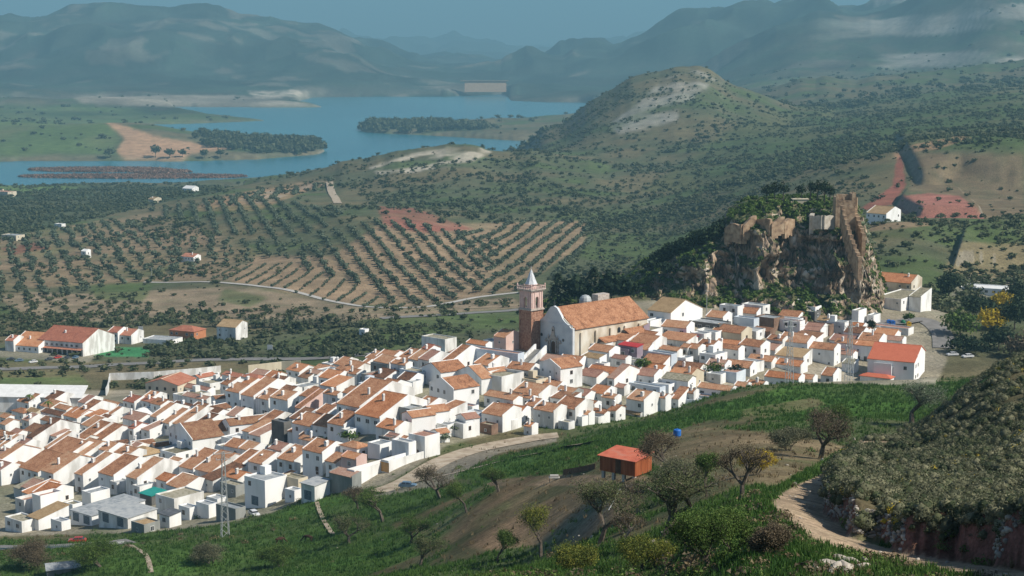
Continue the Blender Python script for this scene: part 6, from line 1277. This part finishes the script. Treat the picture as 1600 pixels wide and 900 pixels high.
# ------------------------------------------------------------------ pylons and poles
def pylon(u,v,hpx,y0,y1,label):
    p=ray(u,v,y0,y1); k=FPX/p.y; h=hpx/k; t=empty('lattice_pylon',p,.35,label,'pylon'); b=MB(); wb=.9; wt=.25; n=12
    cs=[(-1,-1),(1,-1),(1,1),(-1,1)]; W_=lambda f:wb+(wt-wb)*f
    for cx,cy in cs: b.tube((cx*wb,cy*wb,-1),(cx*wt,cy*wt,h),.10,.08,4)
    for i in range(n):
        f0,f1=i/n,(i+1)/n
        for j in range(4):
            (ax_,ay_),(bx_,by_)=cs[j],cs[(j+1)%4]; a,c=(0,1) if (i+j)%2 else (1,0)
            z0,z1=h*f0,h*f1; w0,w1=W_(f0),W_(f1)
            if a: b.tube((ax_*w0,ay_*w0,z0),(bx_*w1,by_*w1,z1),.055,.055,3)
            else: b.tube((bx_*w0,by_*w0,z0),(ax_*w1,ay_*w1,z1),.04,.04,3)
    b.obj('mast',['galvanised'],t)
    for z,l in((h-.4,2.2),(h-1.8,1.6)):
        b=MB(); b.tube((-l,0,z),(l,0,z),.07,.07,4); b.tube((-l,0,z),(0,0,z+.5),.04,.04,3); b.tube((l,0,z),(0,0,z+.5),.04,.04,3)
        for x in(-l,0,l): b.lathe([(.05,0),(.12,.1),(.05,.25),(.12,.35),(.04,.5)],6,(x,0,z))
        b.obj('cross_arm',['galvanised'],t)
    return t,p+Vector((0,0,h))
T1,A1=pylon(1233,604,102,440,540,'lattice pylon standing before the right end of village, left one'); T2_,A2_=pylon(1326,605,98,440,540,'lattice pylon just left of the big salmon-roofed house'); T3,A3=pylon(352,838,140,340,430,'lattice pylon at the meadow edge in front of village')
def wire(a,c,sag,label,grp=None):
    b=MB(); P=[a+(c-a)*i/16+Vector((0,0,-4*sag*(i/16)*(1-i/16))) for i in range(17)]
    for q,r in zip(P[:-1],P[1:]): b.tube(q,r,.018,.018,3)
    tag(b.obj('power_line',['paint_dark']),label,'cable',grp)
for i,x in enumerate((-1.6,1.6)): wire(A1+Vector((x,0,-1)),A2_+Vector((x,0,-1)),.8,'thin power line strung between the two right pylons','power lines between right pylons')
for i,(u,v,h,l) in enumerate([(1265,478,10,'tall thin pole at the foot of the crag'),(1104,490,9,'slim pole between large white house and crag'),(237,437,9,'grey pole beside the hillside track'),(1420,497,5,'street lamp at the upper road bend'),(105,330,14,'distant pole among dense olives at left')]):
    p=ray(u,v,500 if i in(0,1,3) else 900,700 if i in(0,1,3) else 2600); b=MB(); b.tube((0,0,-1),(0,0,h),.14,.09,6); b.tube((-.7,0,h-.6),(.7,0,h-.6),.06,.06,4)
    for x in(-.6,.6): b.lathe([(.04,0),(.1,.08),(.04,.3)],6,(x,0,h-.58))
    o=b.obj('utility_pole',['galvanised']); o.location=p; tag(o,l,'pole')
# billboards in the valley
for u,v,l in((422,552,'white sign board facing the village beside valley road'),(220,522,'small white sign board behind the hotel annexe')):
    p=ray(u,v,740,1000); t=empty('sign_board',p,math.radians(-12),l,'sign'); b=MB(); b.box(-1.4,1.4,-.06,.06,1.6,4.3); b.obj('panel',['paint_white'],t)
    for x in(-1,1): q=MB(); q.box(x-.08,x+.08,.07,.2,-1,4.2); q.obj('post',['galvanised'],t)
# recycling containers
for i,(u,v,m,l) in enumerate([(1389,507,'plastic_blue','left blue recycling container at the top right square'),(1395,508,'plastic_blue','right blue recycling container at the top right square'),(1411,507,'plastic_green','green bottle bank at the top right square'),(1420,510,'plastic_yellow','yellow recycling container beside the green bottle bank')]):
    p=ray(u,v,560,700); b=MB()
    if 'green' in m: b.lathe([(.7,0),(.95,.4),(.95,1.1),(.7,1.6),(.25,1.85)],12)
    else: b.prism([(-.75,0),(.75,0),(.85,1.5),(.4,1.85),(-.4,1.85),(-.85,1.5)],'y',-.7,.7); b.box(-.35,.35,-.76,-.69,1.2,1.4,1)
    o=b.obj('recycling_container',[m,'pane']); o.location=p; tag(o,l,'container','recycling containers')
# ------------------------------------------------------------------ horses
def horse(u,v,yaw,label,graze):
    p=ray(u,v,300,430); J={}
    V_=[(0,0,1.15),(.55,0,1.18),(-.5,0,1.2),(.85,0,1.35 if not graze else 1.15),(1.15,0,1.65 if not graze else .75),(1.4,0,1.62 if not graze else .42),(1.68,0,1.45 if not graze else .15)]
    R_=[(.31,.30),(.27,.29),(.27,.28),(.17,.2),(.12,.15),(.12,.13),(.07,.08)]; E=[(0,1),(0,2),(1,3),(3,4),(4,5),(5,6)]
    for sx,y in((.55,.15),(.55,-.15)):
        n=len(V_); V_+=[(sx,y,.95),(sx+.03,y,.55),(sx,y,.3),(sx+.02,y,.03)]; R_+=[(.12,.12),(.065,.065),(.045,.045),(.06,.06)]; E+=[(1,n),(n,n+1),(n+1,n+2),(n+2,n+3)]
    for y in(.16,-.16):
        n=len(V_); V_+=[(-.58,y,.95),(-.48,y,.68),(-.68,y,.45),(-.64,y,.2),(-.62,y,.03)]; R_+=[(.16,.14),(.1,.09),(.06,.06),(.045,.045),(.06,.06)]; E+=[(2,n),(n,n+1),(n+1,n+2),(n+2,n+3),(n+3,n+4)]
    n=len(V_); V_+=[(-.82,0,1.2),(-.95,0,.85),(-.95,0,.5)]; R_+=[(.06,.06),(.07,.05),(.03,.03)]; E+=[(2,n),(n,n+1),(n+1,n+2)]
    for y in(.05,-.05):
        n=len(V_); V_+=[(V_[5][0]-.12,y,V_[5][2]+.2)]; R_+=[(.03,.02)]; E+=[(5,n)]
    me=bpy.data.meshes.new('horse'); me.from_pydata(V_,E,[]); me.materials.append(MATS['horse_coat']); o=bpy.data.objects.new('horse',me); COL.objects.link(o)
    o.data; md=o.modifiers.new('skin','SKIN'); 
    me=o.data
    for i,sv in enumerate(me.skin_vertices[0].data): sv.radius=R_[i]; sv.use_root=(i==0)
    sb=o.modifiers.new('sub','SUBSURF'); sb.levels=1; sb.render_levels=2
    o.location=(p.x,p.y,p.z); o.rotation_euler=(0,0,yaw); o.scale=(1.1,)*3; tag(o,label,'horse'); return o
def safe(f,*a):
    try: f(*a)
    except Exception as e: print('horse fail',e)
for a in((437,850,math.radians(30),'dark brown horse grazing on the meadow, left of two',True),(482,847,math.radians(160),'dark brown horse grazing on the meadow, right of two',True)):
    o=horse(*a)
# ------------------------------------------------------------------ light, sky, haze
SUN_EL=math.radians(43); SUN_AZ=math.radians(108)     # azimuth clockwise from +Y (the view direction)
sd=Vector((math.sin(SUN_AZ)*math.cos(SUN_EL),math.cos(SUN_AZ)*math.cos(SUN_EL),math.sin(SUN_EL)))
sl=bpy.data.lights.new('sun','SUN'); so=bpy.data.objects.new('sun',sl); COL.objects.link(so); sl.energy=4.8; sl.angle=math.radians(.53); sl.color=(1,.93,.82)
so.rotation_euler=sd.to_track_quat('Z','Y').to_euler(); so.location=(0,0,400)
w=bpy.data.worlds.new('World'); scene.world=w; w.use_nodes=True; nt=w.node_tree; bg=nt.nodes['Background']
sk=nt.nodes.new('ShaderNodeTexSky'); sk.sky_type='NISHITA'; sk.sun_disc=False; sk.sun_elevation=SUN_EL; sk.sun_rotation=SUN_AZ
sk.altitude=400; sk.air_density=1.0; sk.dust_density=.4; sk.ozone_density=2.5
nt.links.new(sk.outputs[0],bg.inputs[0]); bg.inputs[1].default_value=.08
hm=bpy.data.materials.new('haze'); hm.use_nodes=True; n=hm.node_tree; n.nodes.remove(n.nodes['Principled BSDF']); pv=n.nodes.new('ShaderNodeVolumePrincipled')
pv.inputs['Color'].default_value=(.29,.58,.73,1); pv.inputs['Density'].default_value=1.1e-4; pv.inputs['Anisotropy'].default_value=.0
n.links.new(pv.outputs[0],n.nodes['Material Output'].inputs['Volume']); MATS['haze']=hm
mb=MB(); mb.box(-31000,31000,-60,42500,-12,1200); hz_o=mb.obj('haze',['haze']); tag(hz_o,kind='stuff',label='blue haze thickening over the far mountains'); 
scene.render.engine='CYCLES'; scene.cycles.max_bounces=5; scene.cycles.diffuse_bounces=3; scene.cycles.volume_bounces=0; scene.cycles.transparent_max_bounces=8
vs=scene.view_settings; vs.view_transform='Standard'; vs.look='None'; vs.exposure=.4; vs.gamma=1
